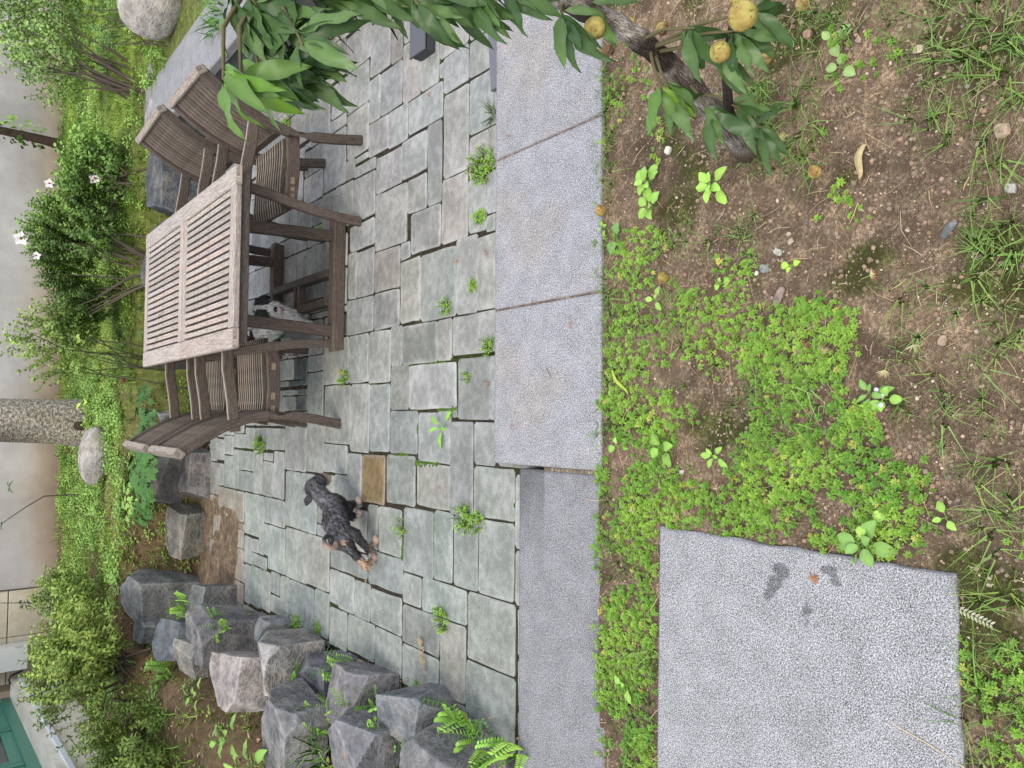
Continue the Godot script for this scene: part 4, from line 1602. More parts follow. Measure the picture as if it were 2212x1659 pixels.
func rocks() -> void:
	var B := Color(.235, .237, .242)
	var L := Color(.32, .32, .325)
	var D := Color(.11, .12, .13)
	rock(396, 455, 968, 1083, 0, .42, 1, "flat grey block at paving level, right of the lower pair by the chair back", Color(0.237, 0.225, 0.219))
	rock(370, 448, 1085, 1206, 0, .46, 2, "broad brownish grey block standing beside the silt corner", Color(0.231, 0.213, 0.200))
	rock(322, 398, 985, 1105, .12, .5, 3, "upper block half under the dark lobed leaves", Color(0.200, 0.194, 0.194))
	rock(303, 372, 1130, 1262, .16, .55, 4, "brown-faced upper block with pale ridge, left of the lobed leaves", Color(0.250, 0.231, 0.206))
	rock(277, 425, 1238, 1352, .05, .55, 5, "largest dark upright block at the far left corner", B)
	rock(298, 352, 1338, 1402, .30, .40, 6, "small dark shoulder block tucked left of the largest upright block", B)
	rock(412, 520, 1262, 1345, -.02, .35, 7, "low wedge of grey rock at the foot of the largest upright block", Color(0.225, 0.225, 0.231))
	rock(343, 432, 1345, 1436, .26, .40, 8, "dark bluish block with plants in front, above the wedge", Color(0.163, 0.181, 0.200))
	rock(424, 590, 1316, 1424, .0, .42, 9, "pointed block with a light ridged top and deep left face", B)
	rock(386, 458, 1394, 1462, .34, .34, 10, "small squarish tan-grey block perched on the bare soil", Color(0.312, 0.300, 0.269))
	rock(556, 632, 1338, 1386, 0, .22, 11, "small pale rounded rock at the edge of the slates", L, 0.0, .3)
	rock(478, 604, 1412, 1530, .25, .42, 12, "pinkish grey block behind the big pale boulder", Color(0.338, 0.312, 0.306))
	rock(550, 720, 1376, 1494, 0, .40, 13, "big pale boulder with a flat top jutting onto the slates", L)
	rock(668, 775, 1426, 1540, 0, .34, 14, "dark blue-brown block with a rust patch beside the slates", Color(0.188, 0.194, 0.213))
	rock(588, 716, 1515, 1690, .22, .42, 15, "large upper block at the left picture edge with a pale front corner", Color(0.250, 0.250, 0.256))
	rock(722, 868, 1454, 1580, 0, .36, 16, "blocky grey boulder with a flat triangular top near the dry grass", Color(0.250, 0.250, 0.256))
	rock(738, 878, 1566, 1690, .16, .34, 17, "smooth slanting upper block below the leafy shoots", Color(0.213, 0.225, 0.237))
	rock(853, 1004, 1496, 1610, 0, .34, 18, "long low boulder with a pale curved edge by the clover", Color(0.206, 0.213, 0.225))
	rock(904, 1104, 1598, 1700, 0, .32, 19, "rounded grey boulder at the left edge under the ferny leaves", Color(0.225, 0.225, 0.237), 0.0, .3)
	rock(1048, 1115, 1626, 1690, .02, .26, 20, "last small boulder beside the kerb at the left edge", L, 0.0, .3)
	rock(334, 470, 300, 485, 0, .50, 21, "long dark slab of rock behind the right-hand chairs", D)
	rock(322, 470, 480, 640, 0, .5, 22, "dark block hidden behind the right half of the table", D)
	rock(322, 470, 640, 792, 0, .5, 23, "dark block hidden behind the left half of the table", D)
	rock(318, 352, 172, 262, .38, .34, 24, "pale flat-topped stone lying along the end of the low wall", Color(0.338, 0.338, 0.338))
	rock(318, 354, 122, 176, .38, .34, 25, "smaller pale flat stone beyond the low wall's end", Color(0.312, 0.312, 0.312))
	rock(332, 390, 786, 890, .05, .4, 26, "grey block seen between the table and the left chairs", Color(0.188, 0.194, 0.200))
	rock(334, 425, 880, 930, 0, .35, 27, "pale squared block right behind the left chair backs", Color(0.300, 0.300, 0.306))
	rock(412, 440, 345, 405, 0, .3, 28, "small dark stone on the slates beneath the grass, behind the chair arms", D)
	rock(174, 240, 926, 1046, .46, .5, 29, "smooth grey-white round boulder at the foot of the thick trunk", Color(0.450, 0.450, 0.450), .3, .75, "round_boulder")
	rock(262, 408, -62, 46, .42, .55, 30, "egg-shaped granite boulder on the lawn near the shrub's bare stems", Color(0.425, 0.413, 0.388), .4, .9, "round_boulder")

func on_bed(px: float, py: float, lift := 0.0) -> Vector3:
	var p := g(px, py, .48)
	p.y = bed(p.x, p.z) + lift
	return p

func garden() -> void:
	# trunk, sapling
	var t := on_bed(190, 915)
	var o := thing("tree", "thick pale-barked tree trunk rising in front of the grey wall", "tree", t)
	var mb := MB.new()
	var pts := []
	var rad := []
	for i in 26:
		var f := i / 25.0
		pts.append(Vector3(.04 * f + .02 * sin(f * 5.0), -.1 + f * 2.6, -.02 * f))
		rad.append(.225 * (1.0 - .14 * f) + .07 * exp(-f * 14.0))
	mb.tube(pts, rad, 40, Color(.36, .33, .30), .018)
	# grey and pale plates of bark, dark to one side
	for i in mb.c.size():
		var p := mb.v[i]
		var n := relief.get_noise_3dv(Vector3(p.x * 190.0, p.y * 90.0, p.z * 190.0))
		var n2 := relief.get_noise_3dv(Vector3(p.x * 300.0, p.y * 120.0, p.z * 300.0) + Vector3.ONE * 50)
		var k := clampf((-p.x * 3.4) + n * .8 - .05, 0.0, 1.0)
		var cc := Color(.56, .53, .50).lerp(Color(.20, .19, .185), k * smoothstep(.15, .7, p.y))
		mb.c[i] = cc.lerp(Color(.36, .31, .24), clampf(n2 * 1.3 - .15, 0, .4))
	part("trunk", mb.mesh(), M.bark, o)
	var kn := part("knot", ball(Vector3.ZERO, Vector3(.05, .06, .03), Color(.09, .075, .06)), M.bark, o)
	kn.position = Vector3(-.02, .08, .24)

	var sp := on_bed(152, 318)
	o = thing("sapling", "thin dark sapling trunk with climbing leaves in front of the wall", "tree", sp)
	mb = MB.new()
	mb.tube([Vector3(0, -.1, 0), Vector3(.03, .3, 0), Vector3(.06, .8, -.05), Vector3(.16, 1.4, -.1), Vector3(.2, 2.2, -.1)], [.075, .055, .05, .045, .04], 10, Color(.085, .062, .052), .08)
	part("trunk", mb.mesh(), M.bark, o)
	var at := []
	var tint := []
	for i in 260:
		var y := rng.randf_range(.25, 2.1)
		var a := rng.randf() * TAU
		var p := Vector3(.03 + y * .08, y, 0) + Vector3(cos(a), 0, sin(a)) * rng.randf_range(.05, .16)
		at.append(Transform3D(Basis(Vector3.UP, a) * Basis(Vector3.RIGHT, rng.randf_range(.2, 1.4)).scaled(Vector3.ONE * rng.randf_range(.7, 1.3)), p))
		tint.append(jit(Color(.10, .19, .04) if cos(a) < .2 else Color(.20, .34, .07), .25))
	var lm := MB.new()
	add_leaf(lm, Vector3.ZERO, Vector3(0, 0, 1), Vector3.UP, .06, .045, .2, Color.WHITE)
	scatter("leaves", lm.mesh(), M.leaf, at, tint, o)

	# shrubs
	var small := spray(14, .13, .020, .028)
	var olive := spray(11, .12, .016, .040)
	var fine := spray(9, .16, .012, .022)
	var round_ := spray(9, .16, .026, .036)
	var c1 := gz(200, 575, -7.35)
	o = thing("shrub", "big dense dark green bush of small leaves right behind the table", "shrub", on_bed(300, 570))
	shrub(o, on_bed(300, 570), Vector3(1.30, .80, -7.35), Vector3(.72, .42, .58), 1500, small, 1.0, Color(.075, .15, .038), Color(.24, .40, .08), 26, -.02)
	o = thing("shrub", "smaller glossy dark bush with white hibiscus flowers, right of the dense bush", "shrub", on_bed(290, 400))
	shrub(o, on_bed(290, 400), Vector3(2.0, .66, -7.45), Vector3(.46, .30, .42), 480, round_, 1.0, Color(.07, .15, .035), Color(.24, .42, .085), 14, .02)
	var fl := MB.new()
	for f in [[45, 515, -7.45, 1.0], [205, 385, -7.35, .9], [106, 396, -7.7, .7], [78, 552, -7.4, .6]]:
		var p := gz(f[0], f[1], f[2])
		fl.tube([p - o.position, p + Vector3(-.02, -.18, -.05) - o.position, p + Vector3(-.10, -.5, -.12) - o.position], [.004, .005, .006], 5, Color(.10, .16, .05))
		var q := Node3D.new()
		q.name = numbered("flower", o)
		o.add_child(q)
		q.position = p - o.position
		q.transform.basis = basis_along(Vector3(-.1, .35, 1), Vector3.UP)
		for k in 5:
			var a := TAU * k / 5.0
			var pm := MB.new()
			add_leaf(pm, Vector3.ZERO, Vector3(cos(a), sin(a), .35).normalized(), Vector3(0, 0, 1), .062 * f[3], .052 * f[3], .3, Color(.78, .76, .78))
			part("petal", pm.mesh(), M.leaf, q)
		part("flower_eye", ball(Vector3(0, 0, .006), Vector3(.012, .012, .012) * f[3], Color(.40, .03, .10), 5, 8), M.plain, q)
	part("flower_stalk", fl.mesh(), M.twig, o)
	o = thing("shrub", "loose straggly shrub left of the dense bush with thin bare stems and one red fruit", "shrub", on_bed(296, 795))
	shrub(o, on_bed(296, 795), Vector3(.62, .98, -7.0), Vector3(.40, .34, .35), 150, round_, .9, Color(.12, .20, .05), Color(.32, .48, .10), 11, .10, Color(.07, .075, .04), .009)
	part("fruit", ball(gz(266, 822, -6.7) - o.position, Vector3.ONE * .016, Color(.22, .045, .04)), M.peach, o)
	o = thing("shrub", "airy shrub with round leaves leaning towards the wall on forked dark stems", "shrub", on_bed(302, 195))
	shrub(o, on_bed(302, 195), Vector3(3.35, 1.02, -8.0), Vector3(.55, .36, .55), 260, round_, 1.05, Color(.09, .17, .045), Color(.28, .44, .12), 16, -.02, Color(.06, .045, .035), .016)
	o = thing("shrub", "nearly bare shrub of thin stems beside the egg-shaped boulder", "shrub", on_bed(352, 62))
	shrub(o, on_bed(352, 62), Vector3(3.35, .85, -6.9), Vector3(.5, .36, .4), 60, round_, .8, Color(.04, .09, .025), Color(.10, .20, .05), 16, .1, Color(.07, .05, .04), .008)
	o = thing("shrub", "large olive green azalea-like shrub with twisting grey stems in front of the house", "shrub", on_bed(285, 1440))
	shrub(o, on_bed(285, 1440), Vector3(-2.02, .84, -6.75), Vector3(.62, .33, .58), 640, olive, 1.0, Color(.12, .20, .05), Color(.34, .47, .10), 26, .07, Color(.13, .10, .085), .014)
	shrub(o, on_bed(285, 1560), Vector3(-2.12, .66, -5.75), Vector3(.52, .32, .60), 380, olive, 1.0, Color(.12, .20, .05), Color(.34, .47, .10), 34, .10, Color(.13, .10, .085), .010)
	o = thing("shrub", "low olive green shrub near the wall corner, right of the azalea", "shrub", on_bed(215, 1300))
	shrub(o, on_bed(180, 1300), Vector3(-1.75, .74, -8.0), Vector3(.42, .26, .5), 380, olive, .95, Color(.12, .21, .05), Color(.32, .46, .10), 12, .02, Color(.10, .075, .06), .010)
	o = thing("shrub", "leafy shrub at the top right corner against the wall", "shrub", on_bed(90, 10))
	shrub(o, on_bed(95, -10), Vector3(5.0, .95, -10.5), Vector3(.9, .5, .6), 420, round_, 1.4, Color(.09, .17, .05), Color(.28, .42, .12), 12, .0)
	# thin climbing twigs against the wall
	for e in [[108, 1306, 0, 1303, "thin leafy vine stem climbing the pale stone panels", -10.2, 60], [95, 1072, 5, 1130, "thin bare twig arching up against the grey wall", -9.4, 3], [48, 1098, 20, 1052, "short sprig with one whorl of dark leaves before the wall", -8.6, 8]]:
		var a := gz(e[0], e[1], e[5])
		var b := gz(e[2], e[3], e[5])
		o = thing("vine", e[4], "plant", a)
		mb = MB.new()
		mb.tube([Vector3(0, -.5 if e[6] != 8 else 0.0, 0), Vector3(.0, 0, 0), (b - a) * .5 + Vector3(.01, 0, 0), b - a], [.008, .007, .006, .004], 5, Color(.09, .07, .06))
		part("stem", mb.mesh(), M.twig, o)
		for i in int(e[6] / 4.0) + 2:
			var q := part("leaf", broad_leaf(.075, .034, .2, .05, jit(Color(.06, .12, .04), .2)), M.leaf, o)
			q.position = (b - a) * (rng.randf_range(.1, .75) if e[6] > 10 else 1.0)
			q.transform.basis = basis_along(Vector3(rng.randf_range(-1, 1), rng.randf_range(-.3, .6), rng.randf_range(-.3, 1)), Vector3(0, 1, .4))
	# lobed leaves behind the left chairs
	var lobed := MB.new()
	lobed.tube([Vector3.ZERO, Vector3(0, .08, 0)], [.002, .0012], 4, Color(.5, .6, .3))
	for k in 7:
		var a := lerpf(-2.0, 2.0, k / 6.0)
		add_leaf(lobed, Vector3(0, .08, 0), Vector3(sin(a), .12, cos(a)).normalized(), Vector3.UP, .062 - absf(a) * .008, .026, .15, Color.WHITE * rng.randf_range(.85, 1.15))
	var lo := lobed.mesh()
	clump(318, 1025, .44, .36, 150, lo, 1.15, Color(.062, .165, .034), "bushy clump of lobed green leaves spilling over the blocks behind the chair backs", "lobed_plant", "plant", "", Vector3(0, .1, .4))
	clump(322, 900, .42, .24, 60, lo, 1.0, Color(.05, .14, .036), "darker lobed-leaf clump above the pale squared block", "lobed_plant", "plant", "", Vector3(0, .1, .4))
	clump(285, 1080, .46, .26, 60, lo, .85, Color(.26, .44, .09), "yellower lobed-leaf clump on the soil left of the bushy clump", "lobed_plant", "plant")
	broad_plant(150, 940, .5, 9, .16, Color(.20, .33, .08), "young broad-leaved plant growing at the foot of the thick trunk", "broadleaf_plant", .12)
	broad_plant(200, 868, .5, 3, .16, Color(.30, .45, .07), "three bright yellow-green leaves on the grass right of the trunk", "broadleaf_plant", .10)
	broad_plant(515, 1592, .47, 9, .10, Color(.17, .32, .07), "leafy green weed on the bare soil above the large upper block", "broadleaf_weed", .10)
	broad_plant(560, 1650, .45, 8, .11, Color(.20, .36, .08), "leafy weed at the left picture edge above the upper block", "broadleaf_weed", .10)
	broad_plant(440, 1500, .47, 7, .08, Color(.18, .33, .07), "small leafy weed behind the pinkish grey block", "broadleaf_weed", .08)
	# lawn and ground cover of the raised bed
	var tf := tuft(9, .085, .007, 1.3)
	var wide := tuft(6, .16, .009, 1.1)
	var herb := rosette(6, 2, .030, .020, .03, .05)
	var lawn := poly([[322, 700], [330, 260], [352, 120], [300, -40], [120, -40], [130, 400], [140, 760]], .48)
	var mid := poly([[322, 720], [140, 700], [130, 1270], [300, 1250], [320, 1000]], .48)
	var left := poly([[120, 1240], [300, 1270], [480, 1460], [590, 1560], [900, 1700], [200, 1900], [60, 1500]], .46)
	at = []; tint = []
	var at2 := []; var tint2 := []
	var at3 := []; var tint3 := []
	for e in [[lawn, 13000, 500, 3000, .26], [mid, 3000, 260, 3600, .15], [left, 2200, 380, 2400, .12]]:
		for q in spots(e[0], e[1]):
			var n := relief.get_noise_2d(q.x * 70.0, q.y * 70.0)
			if n < -.22 and rng.randf() < .7: continue
			at.append(turned(Vector3(q.x, bed(q.x, q.y) - .005, q.y), rng.randf() * TAU, rng.randf_range(-.3, .3), rng.randf_range(.5, 1.05)))
			tint.append(jit(Color(.24, .42, .07).lerp(Color(.44, .62, .11), clampf(.5 + n * 1.5, 0, 1)), .2))
		for q in spots(e[0], e[2]):
			at2.append(turned(Vector3(q.x, bed(q.x, q.y) - .005, q.y), rng.randf() * TAU, rng.randf_range(-.3, .3), rng.randf_range(.6, 1.2)))
			tint2.append(jit(Color(.28, .44, .10), .25))
		for q in spots(e[0], e[3]):
			if relief.get_noise_2d(q.x * 90.0 + 33.0, q.y * 90.0) < e[4] - .3: continue
			at3.append(turned(Vector3(q.x, bed(q.x, q.y), q.y), rng.randf() * TAU, rng.randf_range(-.4, .4), rng.randf_range(.6, 1.5)))
			tint3.append(jit(Color(.24, .40, .085), .3))
	tag(scatter("grass", tf, M.grass, at, tint), "short bright grass growing on the raised bed", "grass")
	tag(scatter("tall_grass", wide, M.grass, at2, tint2), "taller grass blades among the raised bed's short grass", "grass")
	tag(scatter("ground_cover", herb, M.weed, at3, tint3), "small round-leaved herbs covering the raised bed's soil", "ground cover")
	# dead leaves and crumbs on the bare soil
	at = []; tint = []
	var chip := MB.new()
	add_leaf(chip, Vector3.ZERO, Vector3(0, 0, 1), Vector3.UP, .045, .022, .3, Color.WHITE)
	for q in spots(left, 1700) + spots(mid, 600):
		at.append(turned(Vector3(q.x, bed(q.x, q.y) + .006, q.y), rng.randf() * TAU, rng.randf_range(-.5, .3), rng.randf_range(.4, 1.1)))
		tint.append(jit(Color(.42, .31, .19), .4))
	tag(scatter("leaf_litter", chip.mesh(), M.leaf, at, tint), "dry leaf litter on the bare soil of the bed", "leaf litter")
	# plants in the gaps of the stone edge: pinnate shoots and bright leafy tufts
	var pin := MB.new()
	pin.tube([Vector3.ZERO, Vector3(0, .10, .02), Vector3(0, .17, .07)], [.002, .0015, .001], 4, Color(.4, .6, .2))
	for i in 9:
		var u := .25 + .75 * i / 8.0
		for s in [-1.0, 1.0]:
			add_leaf(pin, Vector3(0, .17 * u, .07 * u * u), Vector3(s, .25, .25).normalized(), Vector3(0, .6, .8).normalized(), .034 * (1.25 - u * .5), .014, .1, Color.WHITE * rng.randf_range(.9, 1.1))
	var pn := pin.mesh()
	var out := Vector3(.5, .2, .35)
	var bright := Color(.24, .45, .07)
	var gaps := [[640, 1490, .18, .10, 33, 1.25, "bright leafy tuft between the big pale boulder and the upper block"], [490, 1362, .26, .07, 15, 1.12, "leafy shoots hanging over the pointed ridged block"], [405, 1318, .30, .09, 21, 0.88, "weedy shoots in the hollow of the largest upright block"], [375, 1445, .36, .09, 18, 1.12, "green shoots before the dark bluish block"], [722, 1560, .2, .07, 13, 1.12, "two leafy shoots standing before the blocky grey boulder"], [778, 1540, .17, .06, 12, 1.06, "shoot leaning on the face of the flat-topped boulder"], [832, 1548, .12, .07, 16, 1.12, "ferny shoots in the gap above the long low boulder"], [885, 1612, .1, .09, 21, 1.25, "ferny shoots at the left edge above the rounded boulder"], [1016, 1575, .03, .06, 10, 1.38, "large ferny leaf at the slates' end beside the rounded boulder"], [1040, 1625, .10, .05, 9, 1.38, "ferny leaves lying over the rounded boulder's top"], [1122, 1628, .05, .05, 10, 1.25, "leafy weed at the left end of the kerb"], [415, 1185, .05, .07, 12, 0.94, "small shoots at the foot of the broad brownish block"], [765, 1445, .03, .06, 12, 1.12, "upright shoot growing at the slate edge by the rust-patched block"], [560, 1345, .02, .05, 9, 0.88, "small leafy sprig between the slates and the pointed block"]]
	for e in gaps: clump(e[0], e[1], e[2], e[3], e[4], pn, e[5], bright, e[6], "leafy_shoot", "plant", "shoots in the stone edge", out)
	clump(700, 1640, .3, .16, 20, wide, 1.2, Color(.14, .27, .06), "grassy tuft spilling from the upper blocks at the left", "grass_tuft", "grass", "", out)
	clump(395, 840, .05, .16, 24, wide, 1.2, Color(.14, .30, .06), "long grass between the left chairs and the dark block", "grass_tuft", "grass")
	clump(400, 410, .10, .18, 30, wide, 1.25, Color(.15, .30, .08), "long pale grass hanging over the dark slab behind the chair arms", "grass_tuft", "grass")
	clump(470, 20, .46, .16, 26, wide, 1.3, Color(.15, .32, .08), "grass tuft falling over the far edge of the granite cap", "grass_tuft", "grass")

func joints() -> void:
	var fern := spray(10, .055, .008, .016)
	var clover := rosette(5, 2, .013, .010, .012, .02)
	var blade := tuft(9, .10, .0035, .9)
	var G := Color(.22, .40, .06)
	var list := [[566, 962, .06, 40, fern, 1.1, "green weed tuft on the slates beside the left chair's rear foot"], [747, 818, .035, 22, fern, 1.0, "small weed in the joint left of the table's foot beam"], [1008, 1118, .05, 36, fern, 1.1, "bright weed tuft near the kerb's left slab"], [1035, 1128, .035, 20, fern, 1.0, "small trailing weed right beside the kerb's left slab joint"], [958, 1338, .045, 36, fern, 1.0, "round weed cushion in the joint by the dry grass"], [868, 1140, .035, 14, fern, .9, "thin sprig weed behind the puppy's hind paw"], [1048, 358, .07, 60, fern, 1.2, "largest weed tuft in the slates by the kerb on the right"], [1038, 470, .03, 16, clover, 1.6, "broad small weed growing against the kerb"], [968, 662, .03, 18, fern, .9, "faint weed at the joint crossing in mid paving"], [1022, 615, .03, 26, clover, 1.0, "line of clover in a joint close to the kerb"], [1060, 748, .026, 24, fern, 1.0, "dark weed cushion touching the kerb edge"], [640, 1350, .06, 60, clover, 1.2, "clover patch at the slate edge by the pale rounded rock"], [686, 1362, .05, 36, clover, 1.1, "clover patch between slates and the big pale boulder"], [768, 1468, .05, 44, clover, 1.0, "dull clover at the edge behind the triangular-topped boulder"], [842, 1492, .05, 60, clover, 1.0, "clover mat beside the triangular-topped boulder"], [905, 1500, .06, 90, clover, 1.15, "lush clover cushion above the long low boulder"], [940, 1520, .05, 50, clover, 1.1, "clover at the tip of the long low boulder"], [430, 1095, .045, 50, clover, .9, "small clover strip between the two lower blocks"], [622, 270, .05, 30, fern, 1.0, "weed in the slates under the hanging peach leaves"], [1012, 815, .016, 12, fern, .8, "tiny weed in the joint left of mid kerb"], [690, 500, .03, 14, clover, 1.2, "tiny weed behind the table's right foot"]]
	for e in list: clump(e[0], e[1], .0, e[2], e[3], e[4], e[5], G, e[6], "joint_weed", "weed", "weeds in the paving joints")
	clump(1062, 247, 0.0, .03, 6, blade, 1.3, Color(.15, .27, .07), "thin grass blades standing behind the kerb on the right", "grass_tuft", "grass")
	clump(645, 1350, 0.0, .05, 5, tuft(3, .22, .007, .9), 1.3, Color(.16, .30, .07), "few long grass blades over the slates by the pale rounded rock", "grass_tuft", "grass")
	broad_plant(962, 922, .0, 5, .085, Color(.16, .36, .05), "long-leaved weed standing in a mossy joint in mid paving", "broadleaf_weed", .03, "plant", "", .30)
	# moss cushions in the wetter joints
	var at := []
	var tint := []
	for e in [[[885, 735], [885, 790], 40], [[803, 760], [803, 850], 60], [[803, 815], [835, 815], 12], [[905, 795], [960, 785], 60], [[938, 735], [936, 795], 50], [[968, 700], [970, 780], 40], [[952, 905], [940, 975], 90], [[880, 1000], [945, 1005], 70], [[945, 885], [985, 882], 40], [[895, 885], [900, 930], 50], [[975, 930], [1018, 930], 40], [[880, 985], [850, 985], 30], [[1110, 1090], [1055, 1085], 40], [[940, 1110], [940, 1160], 40], [[865, 1180], [865, 1215], 30], [[700, 1185], [660, 1150], 30], [[1060, 350], [1060, 400], 40], [[640, 1170], [700, 1180], 20]]:
		var a := g(e[0][0], e[0][1])
		var b := g(e[1][0], e[1][1])
		for i in int(e[2]) * 2:
			var p := a.lerp(b, rng.randf()) + Vector3(rng.randf_range(-.012, .012), -.008, rng.randf_range(-.012, .012))
			var s := rng.randf_range(.4, 1.2)
			at.append(Transform3D(Basis.from_scale(Vector3(s, s * .8, s)), p))
			tint.append(jit(Color(.055, .10, .012), .3))
	tag(scatter("moss", ball(Vector3.ZERO, Vector3(.011, .009, .011), Color.WHITE, 5, 7), M.plain, at, tint), "dark green moss filling the wetter paving joints", "moss")
	# grit by the blocks and in the joints
	at = []; tint = []
	for i in 2600:
		var p := Vector3(rng.randf_range(-1.6, 2.3), -.012, rng.randf_range(-6.6, -2.45))
		if i < 1500: p = Vector3(rng.randf_range(-1.55, .3), .0, rng.randf_range(-6.75, -6.25)) if i < 900 else Vector3(rng.randf_range(-1.6, -1.2), .0, rng.randf_range(-6.3, -2.4))
		elif relief.get_noise_2d(p.x * 80.0, p.z * 80.0) < .05: continue
		var s := rng.randf_range(.3, 1.2)
		at.append(turned(p, rng.randf() * TAU, rng.randf() * 2.0, s))
		tint.append(jit(Color(.33, .25, .16), .4))
	tag(scatter("grit", block_mesh(Vector3(.010, .007, .009), 3, .3, Color.WHITE, 1), M.plain, at, tint), "tan grit washed against the stones and into the joints", "grit")

func near_bed() -> void:
	var weed := [rosette(6, 2, .0115, .0056, .003, .008), rosette(5, 3, .0125, .0058, .004, .014), rosette(7, 2, .0105, .0052, .004, .006)]
	var dense := poly([[1298, 885], [1330, 830], [1420, 905], [1560, 870], [1640, 700], [1700, 600], [1800, 630], [1856, 650], [1850, 760], [1820, 830], [1900, 900], [1930, 985], [2000, 1010], [2010, 1090], [2055, 1105], [2010, 1180], [1880, 1190], [1560, 1150], [1426, 1135], [1420, 1700], [1298, 1700]], .065)
	var patchy := poly([[1300, 480], [1400, 500], [1480, 520], [1640, 560], [1640, 700], [1560, 870], [1420, 905], [1330, 830], [1300, 885]], .065)
	var far_ := poly([[1300, 60], [1500, 160], [1520, 330], [1380, 420], [1300, 480]], .065)
	var rim := poly([[2085, 1240], [2225, 1150], [2225, 1700], [2085, 1700]], .065)
	var strip := poly([[1800, 60], [1980, 90], [1900, 480], [2000, 640], [1860, 560], [1760, 460]], .065)
	var at := [[], [], []]
	var tint := [[], [], []]
	for e in [[dense, 5600, -.19], [patchy, 1300, .0], [far_, 260, .06], [rim, 460, .02], [strip, 190, .04]]:
		for q in spots(e[0], e[1]):
			var n := relief.get_noise_2d(q.x * 330.0 + 5.0, q.y * 330.0)
			var n2 := relief.get_noise_2d(q.x * 100.0, q.y * 100.0 + 70.0)
			if n + n2 * .5 + rng.randf_range(-.12, .12) < e[2]: continue
			q += Vector2(rng.randfn(0, .012), rng.randfn(0, .012))
			var k := rng.randi() % 3
			var s := rng.randf_range(.42, 1.08)
			at[k].append(turned(Vector3(q.x, soil_y(q.x, q.y) + rng.randf_range(-.002, .012) * s, q.y), rng.randf() * TAU, rng.randf_range(-.45, .45), s))
			if rng.randf() < .03:
				tint[k].append(jit(Color(.40, .42, .09), .2))
				continue
			tint[k].append(jit(Color(.105, .245, .030).lerp(Color(.225, .385, .050), clampf(.5 + n * 1.2 + rng.randf_range(-.25, .25), 0, 1)), .16))
	for k in 3:
		tag(scatter("ground_cover", weed[k], M.weed, at[k], tint[k]), ["low bright green ground cover weeds spreading beside the stepping slab", "longer-leaved ground cover weeds among the low ones", "flat little ground cover rosettes on the near soil"][k], "ground cover")
	# grass
	var tf := [tuft(7, .050, .0048, 1.1), tuft(5, .070, .0058, 1.4), tuft(9, .040, .0036, .9)]
	at = [[], [], []]; tint = [[], [], []]
	var G := [[[1298, 150], [1335, 150], [1335, 420], [1298, 420], 46], [[1298, 420], [1330, 420], [1330, 960], [1298, 960], 40], [[1298, 960], [1420, 1180], [1420, 1700], [1380, 1700], 60], [[1600, 190], [1780, 170], [1780, 380], [1620, 380], 100], [[1900, -20], [2225, -20], [2225, 330], [1980, 300], 110], [[2080, 330], [2225, 330], [2225, 800], [2120, 760], 50], [[1900, 620], [2180, 560], [2180, 960], [1980, 960], 34], [[2080, 960], [2225, 960], [2225, 1700], [2090, 1700], 60], [[1420, 480], [1640, 460], [1640, 560], [1420, 560], 34], [[1560, 860], [1780, 700], [1800, 960], [1620, 1050], 60], [[1640, -20], [1860, -20], [1860, 120], [1700, 120], 40], [[1300, 560], [1560, 620], [1560, 860], [1300, 860], 40]]
	for e in G:
		for q in spots(poly(e.slice(0, 4), .065), e[4]):
			var k := rng.randi() % 3
			at[k].append(turned(Vector3(q.x, soil_y(q.x, q.y) - .004, q.y), rng.randf() * TAU, rng.randf_range(-.4, .4), rng.randf_range(.5, 1.15)))
			tint[k].append(jit(Color(.19, .32, .075), .3))
	for k in 3:
		tag(scatter("grass", tf[k], M.grass, at[k], tint[k]), ["sparse green grass blades on the near soil", "long leaning grass blades on the near soil", "short grass tufts on the near soil"][k], "grass")
	# straw, and small stones in the soil
	var near := poly([[1300, -60], [2230, -60], [2230, 1700], [1300, 1700]], .065)
	var mb := MB.new()
	for q in spots(near, 620):
		var a := rng.randf() * TAU
		var l := rng.randf_range(.012, .075) * (1.0 if rng.randf() < .7 else 1.6)
		var p := Vector3(q.x, soil_y(q.x, q.y) + .003, q.y)
		var b := p + Vector3(cos(a), 0, sin(a)) * l
		b.y = soil_y(b.x, b.z) + rng.randf_range(.001, .012)
		var m := p.lerp(b, .5) + Vector3(rng.randf_range(-.1, .1), .06, rng.randf_range(-.1, .1)) * l
		var r := rng.randf_range(.0005, .0012)
		mb.tube([p, m, b], [r, r, r * .6], 3, jit(Color(.46, .35, .21), .35))
	tag(part("straw", mb.mesh(), M.twig, self, "stuff"), "dry straw stems scattered over the near soil", "straw")
	var st := [block_mesh(Vector3(.010, .007, .009), 11, .2, Color(1, .98, .95), 2), block_mesh(Vector3(.012, .006, .008), 12, .4, Color(1, .98, .95), 2)]
	for k in 2:
		var a1 := []
		var t1 := []
		for q in spots(near, 2600):
			var s := rng.randf_range(.18, .55) * (1.0 if rng.randf() < .93 else 1.9)
			a1.append(turned(Vector3(q.x, soil_y(q.x, q.y) - .001 * s, q.y), rng.randf() * TAU, rng.randf_range(-.5, .5), s))
			var c := Color(.28, .215, .16) if rng.randf() < .62 else Color(.44, .36, .28)
			t1.append(jit(c, .3))
		tag(scatter("gravel", st[k], M.plain, a1, t1), ["rounded small stones lying in the near soil", "flat small stones lying in the near soil"][k], "gravel")
	# crumbs of earth
	var a2 := []
	var t2 := []
	for q in spots(near, 5200):
		if relief.get_noise_2d(q.x * 160.0, q.y * 160.0) < -.05: continue
		a2.append(turned(Vector3(q.x, soil_y(q.x, q.y) - .002, q.y), rng.randf() * TAU, rng.randf() * 2.0, rng.randf_range(.3, 1.2)))
		t2.append(jit(Color(.235, .175, .128), .3))
